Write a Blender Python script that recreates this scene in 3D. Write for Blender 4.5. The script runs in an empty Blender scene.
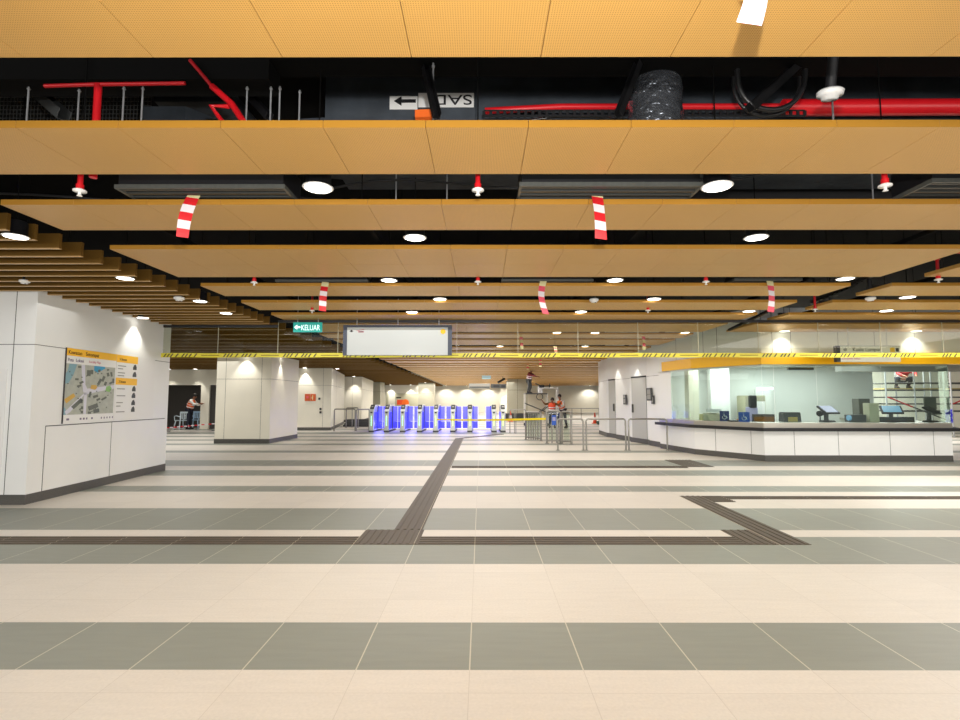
import bpy, bmesh, math, random
from mathutils import Vector, Matrix
random.seed(7)
SC = bpy.context.scene
COL = SC.collection
PI = math.pi
R = math.radians

# ------------------------------------------------------------------ camera, world, exposure
CAMH = 1.42
PITCH = R(4.33)
F = 528.0
cam = bpy.data.cameras.new('camera')
cam.sensor_width = 36.0
cam.lens = F / 960.0 * 36.0
cam.clip_start = 0.05
cam.clip_end = 300
cam_o = bpy.data.objects.new('camera', cam)
cam_o.location = (0, 0, CAMH)
cam_o.rotation_euler = (PI / 2 + PITCH, 0, R(0.1))
COL.objects.link(cam_o)
SC.camera = cam_o

world = bpy.data.worlds.new('world')
world.use_nodes = True
bg = world.node_tree.nodes['Background']
bg.inputs[0].default_value = (1.0, 0.985, 0.96, 1)
bg.inputs[1].default_value = .62
SC.world = world

SC.view_settings.view_transform = 'Standard'
SC.view_settings.look = 'None'
SC.view_settings.exposure = 0.0
SC.view_settings.gamma = 1.0
SC.view_settings.use_curve_mapping = False


def area(name, loc, size, energy, rot=(0, 0, 0), col=(1, 0.98, 0.94), size_y=None):
    l = bpy.data.lights.new(name, 'AREA')
    l.energy = energy
    l.color = col
    l.shape = 'RECTANGLE'
    l.size = size
    l.size_y = size_y or size
    o = bpy.data.objects.new(name, l)
    o.location = loc
    o.rotation_euler = rot
    COL.objects.link(o)
    return o


# unseen fill lights added to brighten hall and office, and the photographer's own flash
area('fill_light', (0.0, -5.6, 1.9), 26, 1000, rot=(R(90), 0, 0), size_y=3.4)  # added behind the camera to lift the surfaces facing it
area('fill_light', (0.3, 2.6, 2.78), 13, 330, size_y=11)
area('fill_light', (9.0, 42, 2.78), 7, 700, size_y=20)
area('fill_light', (6.7, 14.9, 2.36), 1.4, 22, size_y=1.2)
area('fill_light', (0.3, 13.5, 2.78), 8.5, 330, size_y=9)
area('fill_light', (-1.0, 27, 2.78), 8, 640, size_y=15)
area('fill_light', (-2.0, 46, 2.78), 9, 1500, size_y=20)
area('fill_light', (-12, 18, 2.7), 8, 400, size_y=11)
area('fill_light', (9.0, 8.0, 2.9), 5, 290, size_y=4)
area('fill_light', (8.4, 14.4, 2.38), 4.4, 115, size_y=2.4)
area('fill_light', (14.0, 20.6, 3.6), 6.0, 800, size_y=2.5)
fl_ = bpy.data.lights.new('camera_flash', 'SPOT')
fl_.energy = 560
fl_.spot_size = R(120)
fl_.spot_blend = 0.7
fl_.shadow_soft_size = 0.03
fl_.color = (1, 0.97, 0.93)
fo = bpy.data.objects.new('camera_flash', fl_)
fo.location = (0.08, 0.0, CAMH + 0.41)
fo.rotation_euler = (R(128), 0, 0)
COL.objects.link(fo)


# ------------------------------------------------------------------ photo geometry helpers
CP, SP = math.cos(PITCH), math.sin(PITCH)


def ray(x, y):
    dx = (x - 481.0) / F
    dv = (360.0 - y) / F
    return dx, CP - dv * SP, SP + dv * CP


def at(x, y, Y):
    a, b, c = ray(x, y)
    t = Y / b
    return Vector((a * t, Y, CAMH + c * t))


def on(x, y, z=0.0):
    a, b, c = ray(x, y)
    t = (z - CAMH) / c
    return Vector((a * t, b * t, z))


# ------------------------------------------------------------------ materials
def mat(name, col, rough=0.5, metal=0.0, noise=0.0, nscale=8.0, emit=None, estr=1.0, spec=0.5, bump=0.0, bscale=200.0):
    m = bpy.data.materials.new(name)
    m.use_nodes = True
    nt = m.node_tree
    b = nt.nodes['Principled BSDF']
    c = (col[0], col[1], col[2], 1)
    b.inputs['Base Color'].default_value = c
    b.inputs['Roughness'].default_value = rough
    b.inputs['Metallic'].default_value = metal
    b.inputs['Specular IOR Level'].default_value = spec
    if noise > 0:
        tc = nt.nodes.new('ShaderNodeTexCoord')
        n = nt.nodes.new('ShaderNodeTexNoise')
        n.inputs['Scale'].default_value = nscale
        n.inputs['Detail'].default_value = 6
        nt.links.new(tc.outputs['Object'], n.inputs['Vector'])
        r = nt.nodes.new('ShaderNodeMapRange')
        r.inputs['From Min'].default_value = 0.3
        r.inputs['From Max'].default_value = 0.7
        r.inputs['To Min'].default_value = 1 - noise
        r.inputs['To Max'].default_value = 1 + noise
        nt.links.new(n.outputs[0], r.inputs['Value'])
        mx = nt.nodes.new('ShaderNodeVectorMath')
        mx.operation = 'SCALE'
        mx.inputs[0].default_value = col[:3]
        nt.links.new(r.outputs[0], mx.inputs['Scale'])
        nt.links.new(mx.outputs[0], b.inputs['Base Color'])
    if bump > 0:
        tc = nt.nodes.new('ShaderNodeTexCoord')
        n = nt.nodes.new('ShaderNodeTexNoise')
        n.inputs['Scale'].default_value = bscale
        nt.links.new(tc.outputs['Object'], n.inputs['Vector'])
        bp = nt.nodes.new('ShaderNodeBump')
        bp.inputs['Strength'].default_value = bump
        bp.inputs['Distance'].default_value = 0.02
        nt.links.new(n.outputs[0], bp.inputs['Height'])
        nt.links.new(bp.outputs[0], b.inputs['Normal'])
    if emit:
        b.inputs['Emission Color'].default_value = (emit[0], emit[1], emit[2], 1)
        b.inputs['Emission Strength'].default_value = estr
    return m


def s2l(r, g, b):
    def f(v):
        v = v / 255.0
        return v / 12.92 if v <= 0.04045 else ((v + 0.055) / 1.055) ** 2.4
    return (f(r), f(g), f(b))


def glass(name, tint, rough=0.0, mixf=0.12, gcol=(1, 1, 1)):
    m = bpy.data.materials.new(name)
    m.use_nodes = True
    nt = m.node_tree
    for n in list(nt.nodes):
        nt.nodes.remove(n)
    out = nt.nodes.new('ShaderNodeOutputMaterial')
    tr = nt.nodes.new('ShaderNodeBsdfTransparent')
    tr.inputs[0].default_value = (*tint, 1)
    gl = nt.nodes.new('ShaderNodeBsdfGlossy')
    gl.inputs['Roughness'].default_value = rough
    gl.inputs['Color'].default_value = (*gcol, 1)
    fr = nt.nodes.new('ShaderNodeFresnel')
    fr.inputs[0].default_value = 1.5
    ad = nt.nodes.new('ShaderNodeMath')
    ad.operation = 'ADD'
    ad.inputs[1].default_value = mixf
    nt.links.new(fr.outputs[0], ad.inputs[0])
    mx = nt.nodes.new('ShaderNodeMixShader')
    gm = nt.nodes.new('ShaderNodeNewGeometry')
    inv_ = nt.nodes.new('ShaderNodeMath')
    inv_.operation = 'SUBTRACT'
    inv_.inputs[0].default_value = 1.0
    nt.links.new(gm.outputs['Backfacing'], inv_.inputs[1])
    ml = nt.nodes.new('ShaderNodeMath')
    ml.operation = 'MULTIPLY'
    nt.links.new(ad.outputs[0], ml.inputs[0])
    nt.links.new(inv_.outputs[0], ml.inputs[1])
    nt.links.new(ml.outputs[0], mx.inputs[0])
    nt.links.new(tr.outputs[0], mx.inputs[1])
    nt.links.new(gl.outputs[0], mx.inputs[2])
    nt.links.new(mx.outputs[0], out.inputs[0])
    return m


def tile_mat(name, col, grout, line=0.004, rough=0.4, vy=True, phase_y=0.0, var=0.05, streak=0.05, mottle=220):
    """stone tile: 0.605 m grid, joints x = 0.28 + k*0.6"""
    m = bpy.data.materials.new(name)
    m.use_nodes = True
    nt = m.node_tree
    N = nt.nodes
    L = nt.links
    b = N['Principled BSDF']
    b.inputs['Roughness'].default_value = rough
    b.inputs['Specular IOR Level'].default_value = 0.4
    tc = N.new('ShaderNodeTexCoord')
    sp = N.new('ShaderNodeSeparateXYZ')
    L.new(tc.outputs['Object'], sp.inputs[0])

    def mth(op, a, b_=None):
        n = N.new('ShaderNodeMath')
        n.operation = op
        for i, v in enumerate((a, b_)):
            if v is None:
                continue
            if isinstance(v, (int, float)):
                n.inputs[i].default_value = v
            else:
                L.new(v, n.inputs[i])
        return n.outputs[0]

    def joint(c, off, pitch=0.6):
        u = mth('DIVIDE', mth('SUBTRACT', c, off), pitch)
        fr_ = mth('FRACT', u)
        d = mth('ABSOLUTE', mth('SUBTRACT', fr_, 0.5))
        return mth('GREATER_THAN', d, 0.5 - line / pitch), mth('FLOOR', u)
    jx, ix = joint(sp.outputs[0], -0.06)
    jy, iy = joint(sp.outputs[1], phase_y)
    j = mth('MAXIMUM', jx, jy) if vy else jx
    comb = N.new('ShaderNodeCombineXYZ')
    L.new(ix, comb.inputs[0])
    L.new(iy, comb.inputs[1])
    wn = N.new('ShaderNodeTexWhiteNoise')
    L.new(comb.outputs[0], wn.inputs['Vector'])
    ns = N.new('ShaderNodeTexNoise')
    ns.inputs['Scale'].default_value = mottle
    ns.inputs['Detail'].default_value = 4
    L.new(tc.outputs['Object'], ns.inputs['Vector'])
    mp = N.new('ShaderNodeMapping')
    mp.inputs['Scale'].default_value = (1.2, 9, 1)
    L.new(tc.outputs['Object'], mp.inputs[0])
    ns2 = N.new('ShaderNodeTexNoise')
    ns2.inputs['Scale'].default_value = 2.5
    ns2.inputs['Detail'].default_value = 8
    L.new(mp.outputs[0], ns2.inputs['Vector'])
    f1 = mth('MULTIPLY', mth('SUBTRACT', wn.outputs['Value'], 0.5), var)
    f2 = mth('MULTIPLY', mth('SUBTRACT', ns.outputs[0], 0.5), streak * 6)
    f3 = mth('MULTIPLY', mth('SUBTRACT', ns2.outputs[0], 0.5), streak * 4)
    f = mth('ADD', mth('ADD', f1, f2), mth('ADD', f3, 1.0))
    vm = N.new('ShaderNodeVectorMath')
    vm.operation = 'SCALE'
    vm.inputs[0].default_value = col
    L.new(f, vm.inputs['Scale'])
    mx = N.new('ShaderNodeMix')
    mx.data_type = 'RGBA'
    L.new(j, mx.inputs[0])
    L.new(vm.outputs[0], mx.inputs[6])
    mx.inputs[7].default_value = (*grout, 1)
    L.new(mx.outputs[2], b.inputs['Base Color'])
    return m


def plank_mat(name, col, rough=0.35, metal=0.3):
    """perforated metal: tiny darker dots in a grid"""
    m = bpy.data.materials.new(name)
    m.use_nodes = True
    nt = m.node_tree
    N = nt.nodes
    L = nt.links
    b = N['Principled BSDF']
    b.inputs['Roughness'].default_value = rough
    b.inputs['Metallic'].default_value = metal
    tc = N.new('ShaderNodeTexCoord')
    vo = N.new('ShaderNodeTexVoronoi')
    vo.inputs['Scale'].default_value = 95
    vo.inputs['Randomness'].default_value = 0.0
    L.new(tc.outputs['Object'], vo.inputs['Vector'])
    lt = N.new('ShaderNodeMath')
    lt.operation = 'LESS_THAN'
    lt.inputs[1].default_value = 0.27
    L.new(vo.outputs['Distance'], lt.inputs[0])
    ns = N.new('ShaderNodeTexNoise')
    ns.inputs['Scale'].default_value = 1.3
    ns.inputs['Detail'].default_value = 5
    L.new(tc.outputs['Object'], ns.inputs['Vector'])
    r = N.new('ShaderNodeMapRange')
    r.inputs['To Min'].default_value = 0.92
    r.inputs['To Max'].default_value = 1.08
    L.new(ns.outputs[0], r.inputs[0])
    vm = N.new('ShaderNodeVectorMath')
    vm.operation = 'SCALE'
    vm.inputs[0].default_value = col
    L.new(r.outputs[0], vm.inputs['Scale'])
    mx = N.new('ShaderNodeMix')
    mx.data_type = 'RGBA'
    L.new(lt.outputs[0], mx.inputs[0])
    L.new(vm.outputs[0], mx.inputs[6])
    mx.inputs[7].default_value = (col[0] * .62, col[1] * .58, col[2] * .5, 1)
    L.new(mx.outputs[2], b.inputs['Base Color'])
    return m


M = {}
M['floor_light'] = tile_mat('floor_light', s2l(212, 205, 194), s2l(196, 188, 176), line=0.0018, rough=0.42, vy=True, phase_y=2.08, streak=0.035, mottle=60)
M['floor_dark'] = tile_mat('floor_dark', s2l(134, 137, 127), s2l(196, 190, 172), line=0.0035, rough=0.42, vy=False, streak=0.05)
M['tactile'] = tile_mat('tactile', s2l(86, 76, 64), s2l(170, 160, 140), line=0.003, rough=0.55, vy=False)
M['plank'] = plank_mat('plank', s2l(216, 168, 92), rough=0.38, metal=0.3)
M['plank_edge'] = mat('plank_edge', s2l(192, 138, 50), rough=0.35, metal=0.3)
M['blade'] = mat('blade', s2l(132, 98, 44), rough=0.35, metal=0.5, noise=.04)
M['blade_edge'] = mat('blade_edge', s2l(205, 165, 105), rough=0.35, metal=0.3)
M['void'] = mat('void', (0.005, 0.005, 0.005), rough=0.9, spec=0.1)
M['black'] = mat('black', (0.012, 0.012, 0.014), rough=0.45)
M['rubber'] = mat('rubber', (0.012, 0.012, 0.013), rough=0.35)
M['duct'] = mat('duct', (0.045, 0.055, 0.068), rough=0.55, noise=.35, nscale=3, bump=.5, bscale=7)
M['foil'] = mat('foil', (0.42, 0.45, 0.5), rough=0.2, metal=0.9, bump=1.0, bscale=16)
M['wall'] = mat('wall', s2l(240, 241, 239), rough=0.33, noise=.015, nscale=2)
M['wall_warm'] = mat('wall_warm', s2l(242, 237, 220), rough=0.4, noise=.02, nscale=2)
M['wall_beige_grey'] = mat('wall_grey', s2l(176, 172, 152), rough=0.4, noise=.02)  # grey-beige cladding tone
M['joint'] = mat('joint', (0.03, 0.03, 0.03), rough=0.8)
M['plinth'] = mat('plinth', s2l(84, 82, 78), rough=0.5, noise=.15, nscale=60)
M['steel'] = mat('steel', (0.30, 0.29, 0.26), rough=0.3, metal=1.0)
M['brushed'] = mat('brushed', (0.60, 0.57, 0.50), rough=0.34, metal=0.9, noise=.05, nscale=3)
M['grey'] = mat('grey', s2l(150, 150, 144), rough=0.5)
M['dgrey'] = mat('dgrey', s2l(70, 72, 72), rough=0.5)
M['diffuser'] = mat('diffuser', s2l(84, 86, 82), rough=0.5, noise=.1, nscale=30)
M['slat_dark'] = mat('slat_dark', s2l(58, 60, 58), rough=.5)
M['rod'] = mat('rod', (0.55, 0.56, 0.58), rough=0.35, metal=.6)
M['red'] = mat('red', s2l(214, 24, 34), rough=0.35)
M['red_dull'] = mat('red_dull', s2l(176, 20, 30), rough=0.5, noise=.2, nscale=5)
M['white'] = mat('white', s2l(238, 238, 236), rough=0.4)
M['offwhite'] = mat('offwhite', s2l(228, 226, 215), rough=0.5)
M['paper'] = mat('paper', s2l(240, 240, 240), rough=0.6)
M['lamp'] = mat('lamp', (1, 1, 1), emit=(1, 0.95, 0.86), estr=6)
M['tube'] = mat('tube', (1, 1, 1), emit=(0.9, 1, 1), estr=4)
M['glass'] = glass('booth_glass', (0.78, 0.86, 0.84), mixf=0.03, gcol=(.75, .8, .78))
M['glass_clear'] = glass('clear_glass', (0.84, 0.86, 0.80), mixf=0.0, gcol=(.7, .7, .7))
M['glass_rail'] = glass('rail_glass', (0.84, 0.90, 0.84), mixf=0.05)
M['yellow'] = mat('yellow', s2l(255, 194, 8), rough=0.3, noise=.02)
M['tape_yellow'] = mat('tape_yellow', s2l(226, 214, 62), rough=0.35)
M['tape_red'] = mat('tape_red', s2l(222, 36, 44), rough=0.4)
M['tape_pink'] = mat('tape_pink', s2l(236, 92, 112), rough=0.4)
M['tape_white'] = mat('tape_white', s2l(240, 232, 236), rough=0.4)
M['masking'] = mat('masking', s2l(232, 222, 170), rough=0.6)
M['blue_lit'] = mat('blue_lit', s2l(70, 70, 235), rough=0.25, emit=s2l(50, 50, 255), estr=1.0)  # gate panel and flap materials carry the blue glow as emission
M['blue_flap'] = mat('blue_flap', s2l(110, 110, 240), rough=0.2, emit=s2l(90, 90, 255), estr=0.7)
M['glint_pale'] = mat('glint_pale', s2l(215, 215, 250), rough=.3, emit=s2l(190, 190, 255), estr=.6)
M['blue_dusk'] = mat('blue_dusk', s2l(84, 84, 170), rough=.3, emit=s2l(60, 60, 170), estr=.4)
M['tape_blush'] = mat('tape_blush', s2l(232, 190, 214), rough=.4)
M['green_led'] = mat('green_led', (0.3, 1, 0.5), emit=(0.25, 1.0, 0.45), estr=3)
M['green_led2'] = mat('lime_led', (0.6, 1, 0.3), emit=(0.5, 1.0, 0.2), estr=3)
M['gate_body'] = mat('gate_body', s2l(196, 200, 196), rough=0.3, metal=0.4)
M['frame_navy'] = mat('frame_navy', s2l(66, 74, 92), rough=0.5)
M['sign_face'] = mat('sign_face', s2l(196, 202, 202), rough=0.45)
M['sign_yellow'] = mat('sign_yellow', s2l(238, 190, 20), rough=0.5)
M['exit_green'] = mat('exit_green', s2l(20, 130, 120), rough=0.4, emit=s2l(15, 150, 140), estr=0.7)
M['exit_white'] = mat('exit_white', (0.9, 1, 1), emit=(0.75, 1, 1), estr=1.0)
M['orange_sign'] = mat('orange_sign', s2l(214, 96, 40), rough=0.5)
M['orange'] = mat('orange', s2l(246, 110, 30), rough=0.55)
M['orange2'] = mat('orange_deep', s2l(235, 80, 36), rough=0.5)
M['navy'] = mat('navy', s2l(28, 32, 48), rough=0.7)
M['skin'] = mat('skin', s2l(150, 98, 70), rough=0.55)
M['hair'] = mat('hair', (0.015, 0.012, 0.01), rough=0.6)
M['shirt'] = mat('shirt', s2l(230, 228, 222), rough=0.7)
M['redshirt'] = mat('redshirt', s2l(120, 44, 48), rough=0.7)
M['chair_blue'] = mat('chair_blue', s2l(168, 196, 220), rough=0.35)
M['chair_white'] = mat('chair_white', s2l(206, 220, 228), rough=0.35)
M['door_leaf'] = mat('door_leaf', s2l(188, 188, 182), rough=.4)
M['door_dark'] = mat('door_dark', s2l(66, 62, 58), rough=0.55)
M['sig_blue'] = mat('sig_blue', s2l(20, 80, 180), rough=0.4)
M['sig_navy'] = mat('sig_navy', s2l(30, 44, 120), rough=0.4)
M['monitor'] = mat('monitor', s2l(96, 96, 88), rough=0.4)
M['screen'] = mat('screen', s2l(120, 160, 190), rough=0.2, emit=s2l(120, 165, 200), estr=0.5)
M['screen_lilac'] = mat('screen_lilac', s2l(170, 165, 200), rough=0.2, emit=s2l(170, 165, 210), estr=0.4)
M['beige'] = mat('beige', s2l(190, 186, 160), rough=0.6)
M['wood'] = mat('wood', s2l(196, 170, 96), rough=0.5)
M['lilac'] = mat('lilac', s2l(160, 156, 190), rough=0.6)
M['blue_cloth'] = mat('blue_cloth', s2l(60, 60, 225), rough=0.6)
M['map_base'] = mat('map_base', s2l(176, 180, 168), rough=0.4, noise=.12, nscale=12)
M['map_river'] = mat('map_river', s2l(128, 168, 180), rough=0.4)
M['map_pond'] = mat('map_pond', s2l(52, 160, 205), rough=0.4)
M['map_road'] = mat('map_road', s2l(214, 214, 226), rough=0.4)
M['map_bld'] = mat('map_bld', s2l(98, 104, 94), rough=0.4, noise=.1, nscale=40)
M['map_park'] = mat('map_park', s2l(140, 190, 110), rough=0.4)
M['map_gold'] = mat('map_gold', s2l(212, 170, 70), rough=0.4)
M['ink'] = mat('ink', s2l(50, 46, 48), rough=0.5)
M['ink_brown'] = mat('ink_brown', s2l(110, 70, 10), rough=0.5)
M['ink_mauve'] = mat('ink_mauve', s2l(120, 110, 135), rough=0.5)
M['ink_pink'] = mat('ink_pink', s2l(215, 150, 160), rough=0.5)
M['chrome'] = mat('chrome', (0.7, 0.7, 0.7), rough=0.2, metal=1)
M['cone_base'] = mat('cone_base', s2l(40, 90, 70), rough=0.6)


# ------------------------------------------------------------------ mesh builder
class MB:
    def __init__(self):
        self.v, self.f, self.mi, self.sm = [], [], [], []

    def add(self, vs, fs, mi=0, smooth=False):
        o = len(self.v)
        self.v += [tuple(p) for p in vs]
        for f in fs:
            self.f.append([o + i for i in f])
            self.mi.append(mi)
            self.sm.append(smooth)
        return self

    def box(self, x0, x1, y0, y1, z0, z1, mi=0, mx=None):
        vs = [Vector(p) for p in ((x0, y0, z0), (x1, y0, z0), (x1, y1, z0), (x0, y1, z0), (x0, y0, z1), (x1, y0, z1), (x1, y1, z1), (x0, y1, z1))]
        if mx:
            vs = [mx @ p for p in vs]
        return self.add(vs, [(0, 3, 2, 1), (4, 5, 6, 7), (0, 1, 5, 4), (1, 2, 6, 5), (2, 3, 7, 6), (3, 0, 4, 7)], mi)

    def cyl(self, p0, p1, r0, r1=None, n=12, mi=0, cap=True):
        p0, p1 = Vector(p0), Vector(p1)
        r1 = r0 if r1 is None else r1
        d = (p1 - p0).normalized()
        u = d.orthogonal().normalized()
        w = d.cross(u)
        vs = []
        for p, r in ((p0, r0), (p1, r1)):
            for i in range(n):
                a = 2 * PI * i / n
                vs.append(p + (u * math.cos(a) + w * math.sin(a)) * r)
        fs = [(i, (i + 1) % n, n + (i + 1) % n, n + i) for i in range(n)]
        self.add(vs, fs, mi, True)
        if cap:
            self.add(vs[:n], [tuple(reversed(range(n)))], mi)
            self.add(vs[n:], [tuple(range(n))], mi)
        return self

    def tube(self, pts, r, n=8, mi=0):
        pts = [Vector(p) for p in pts]
        rings = []
        prev = None
        for i, p in enumerate(pts):
            d = (pts[min(i + 1, len(pts) - 1)] - pts[max(i - 1, 0)]).normalized()
            u = d.orthogonal().normalized() if prev is None else (prev - d * prev.dot(d)).normalized()
            prev = u
            w = d.cross(u)
            rings.append([p + (u * math.cos(2 * PI * k / n) + w * math.sin(2 * PI * k / n)) * r for k in range(n)])
        vs = [q for ring in rings for q in ring]
        fs = []
        for i in range(len(pts) - 1):
            for k in range(n):
                fs.append((i * n + k, i * n + (k + 1) % n, (i + 1) * n + (k + 1) % n, (i + 1) * n + k))
        self.add(vs, fs, mi, True)
        self.add(rings[0], [tuple(reversed(range(n)))], mi)
        self.add(rings[-1], [tuple(range(n))], mi)
        return self

    def lathe(self, prof, n=20, c=(0, 0, 0), mi=0):
        c = Vector(c)
        vs = []
        for r, z in prof:
            for i in range(n):
                a = 2 * PI * i / n
                vs.append(c + Vector((r * math.cos(a), r * math.sin(a), z)))
        fs = []
        for j in range(len(prof) - 1):
            for i in range(n):
                fs.append((j * n + i, j * n + (i + 1) % n, (j + 1) * n + (i + 1) % n, (j + 1) * n + i))
        self.add(vs, fs, mi, True)
        self.add(vs[:n], [tuple(reversed(range(n)))], mi)
        self.add(vs[-n:], [tuple(range(n))], mi)
        return self

    def prism(self, poly, z0, z1, mi=0):
        n = len(poly)
        vs = [(p[0], p[1], z0) for p in poly] + [(p[0], p[1], z1) for p in poly]
        fs = [tuple(reversed(range(n))), tuple(range(n, 2 * n))]
        fs += [(i, (i + 1) % n, n + (i + 1) % n, n + i) for i in range(n)]
        return self.add(vs, fs, mi)

    def prism_x(self, poly, x0, x1, mi=0):
        """poly in (y, z)"""
        n = len(poly)
        vs = [(x0, p[0], p[1]) for p in poly] + [(x1, p[0], p[1]) for p in poly]
        fs = [tuple(reversed(range(n))), tuple(range(n, 2 * n))]
        fs += [(i, (i + 1) % n, n + (i + 1) % n, n + i) for i in range(n)]
        return self.add(vs, fs, mi)

    def build(self, name, mats, parent=None, bevel=0.0, loc=None):
        me = bpy.data.meshes.new(name)
        me.from_pydata(self.v, [], self.f)
        if not isinstance(mats, (list, tuple)):
            mats = [mats]
        for m in mats:
            me.materials.append(M[m] if isinstance(m, str) else m)
        me.polygons.foreach_set('material_index', self.mi)
        me.polygons.foreach_set('use_smooth', self.sm)
        bm = bmesh.new()
        bm.from_mesh(me)
        bmesh.ops.recalc_face_normals(bm, faces=bm.faces)
        bm.to_mesh(me)
        bm.free()
        me.update()
        o = bpy.data.objects.new(name, me)
        COL.objects.link(o)
        if parent:
            o.parent = parent
        if loc:
            o.location = loc
        if bevel > 0:
            md = o.modifiers.new('bevel', 'BEVEL')
            md.width = bevel
            md.segments = 2
            md.limit_method = 'ANGLE'
        return o


def tag(o, label=None, cat=None, group=None, kind=None):
    if label:
        o['label'] = label
    if cat:
        o['category'] = cat
    if group:
        o['group'] = group
    if kind:
        o['kind'] = kind
    return o


def empty(name, loc, label, cat, group=None, rz=0.0):
    o = bpy.data.objects.new(name, None)
    o.location = loc
    o.rotation_euler = (0, 0, rz)
    o.empty_display_size = 0.1
    COL.objects.link(o)
    return tag(o, label, cat, group)


def kids(o):
    return [c for c in bpy.data.objects if c.parent == o]


def copy_tree(o, parent=None):
    src = kids(o)
    c = o.copy()
    COL.objects.link(c)
    if parent:
        c.parent = parent
    for ch in src:
        copy_tree(ch, c)
    return c


def struct(o):
    o['kind'] = 'structure'
    return o


def text(s, size, m, parent, loc, rot, name='lettering', depth=0.002, align='LEFT', sx=1.0):
    cu = bpy.data.curves.new(name, 'FONT')
    cu.body = s
    cu.size = size
    cu.extrude = depth
    cu.align_x = align
    t = bpy.data.objects.new('t', cu)
    COL.objects.link(t)
    dg = bpy.context.evaluated_depsgraph_get()
    me = bpy.data.meshes.new_from_object(t.evaluated_get(dg))
    bpy.data.objects.remove(t)
    o = bpy.data.objects.new(name, me)
    me.materials.clear()
    me.materials.append(M[m])
    COL.objects.link(o)
    o.parent = parent
    o.location = loc
    o.rotation_euler = rot
    o.scale = (sx, 1, 1)
    return o


FRONT = (PI / 2, 0, 0)     # text facing the camera (-Y)

# ------------------------------------------------------------------ floor
def floor_y(py):
    return on(481, py).y


bounds_dark = [(670, 622.5), (564, 544.7), (544.7, 536.7), (530, 508.3), (491.7, 486), (475.7, 470.3), (466, 460.3)]
stripes = []
for a, b in bounds_dark:
    stripes.append((floor_y(a), floor_y(b)))
far = stripes[-1][1]
y = far + 1.8
while y < 60:
    w = 0.6 if random.random() < 0.5 else 1.2
    stripes.append((y, y + w))
    y += w + random.choice([1.2, 1.8, 1.2, 2.4])
# behind the camera
stripes = [(-4.6, -4.0), (-2.2, -1.0), (0.6, 1.2)] + stripes
edges = [(-6.0, 0)]
for a, b in stripes:
    edges.append((a, 1))
    edges.append((b, 0))
edges.append((64.0, 0))
mb = MB()
for i in range(len(edges) - 1):
    ya, k = edges[i]
    yb = edges[i + 1][0]
    if yb - ya > 1e-4:
        mb.add([(-24, ya, 0), (24, ya, 0), (24, yb, 0), (-24, yb, 0)], [(0, 1, 2, 3)], k)
mb.box(-24, 24, -6, 64, -0.2, -0.001, 0)
fo_ = struct(mb.build('floor', ['floor_light', 'floor_dark']))

# tactile paving laid into the floor: ribbed tiles
def tactile(name, rects, ribs_dir):
    mb = MB()
    for (x0, x1, y0, y1) in rects:
        mb.box(x0, x1, y0, y1, 0.0, 0.003, 0)
        if ribs_dir == 'y':
            n = int(round((x1 - x0) / 0.075))
            for i in range(n):
                xa = x0 + (i + .5) * (x1 - x0) / n
                mb.box(xa - .016, xa + .016, y0 + .01, y1 - .01, .003, .008, 0)
        else:
            n = max(1, int(round((y1 - y0) / 0.075)))
            for i in range(n):
                ya = y0 + (i + .5) * (y1 - y0) / n
                mb.box(x0, x1, ya - .016, ya + .016, .003, .008, 0)
    return struct(mb.build(name, 'tactile'))


ya, yb, yc = floor_y(544.7), floor_y(536.7), floor_y(530)
tactile('trim_1', [(-10.0, -1.26, ya, yb), (-0.62, 2.62, ya, yb)], 'x')
tactile('trim_2', [(-1.26, -0.62, ya, yc)], 'y')
tactile('trim_3', [(-0.95, -0.64, yc, floor_y(438.5))], 'y')
tactile('trim_4', [(2.62, 2.93, ya, yc)], 'y')
tactile('trim_5', [(2.94, 3.25, ya, floor_y(496.0))], 'y')
tactile('trim_6', [(3.26, 3.56, floor_y(502), floor_y(496.0))], 'x')
tactile('trim_7', [(3.57, 13.0, floor_y(499.2), floor_y(496.2))], 'x')
tactile('trim_8', [(-0.62, 4.35, floor_y(468), floor_y(466.1))], 'x')
tactile('trim_9', [(4.35, 4.97, floor_y(467), floor_y(460))], 'y')
ny = floor_y(438.5)
mb = MB()
mb.prism([(-0.95, ny), (-0.64, ny), (0.95, ny + 2.2), (0.95, ny + 2.6), (0.6, ny + 2.6)], 0.0, 0.004)
struct(mb.build('trim_10', 'tactile'))

# ------------------------------------------------------------------ structure: soffit, far walls
mb = MB()
mb.box(-24, 24, -6, 64, 4.6, 4.8)
struct(mb.build('ceiling', 'void'))
FARY = 61.0
struct(MB().box(-24, 24, FARY, FARY + .3, 0, 4.6).build('wall_far', 'wall_warm'))

CZ = 3.02       # underside of the tan planks
LZ = 2.92      # underside of the brown louvre blades
XL, XR = -3.95, 5.2
XB = -4.19

# ------------------------------------------------------------------ tan ceiling planks
def ceil_y(py):
    return on(481, py, CZ).y


rows = [(-0.80, -0.05), (0.50, 1.15)]
rows.append((ceil_y(57) - 0.70, ceil_y(57)))
for a, b in [(127.5, 174), (204.5, 230), (249, 277), (286, 296), (302.5, 310), (314.7, 320.6), (323.8, 331.9), (334.4, 338), (340, 345), (347.5, 350)]:
    rows.append((ceil_y(a), ceil_y(b)))
y = rows[-1][1] + 0.55
k = 0
while y < 59.5:
    w = (0.64, 1.28)[k % 2]
    rows.append((y, y + w))
    y += w + 0.55
    k += 1
ords = ['nearest', 'second', 'third', 'fourth', 'fifth', 'sixth', 'seventh', 'eighth', 'ninth', 'tenth']
JX = [0.28 + 0.605 * i for i in range(-60, 60)]
TH = 0.045


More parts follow.
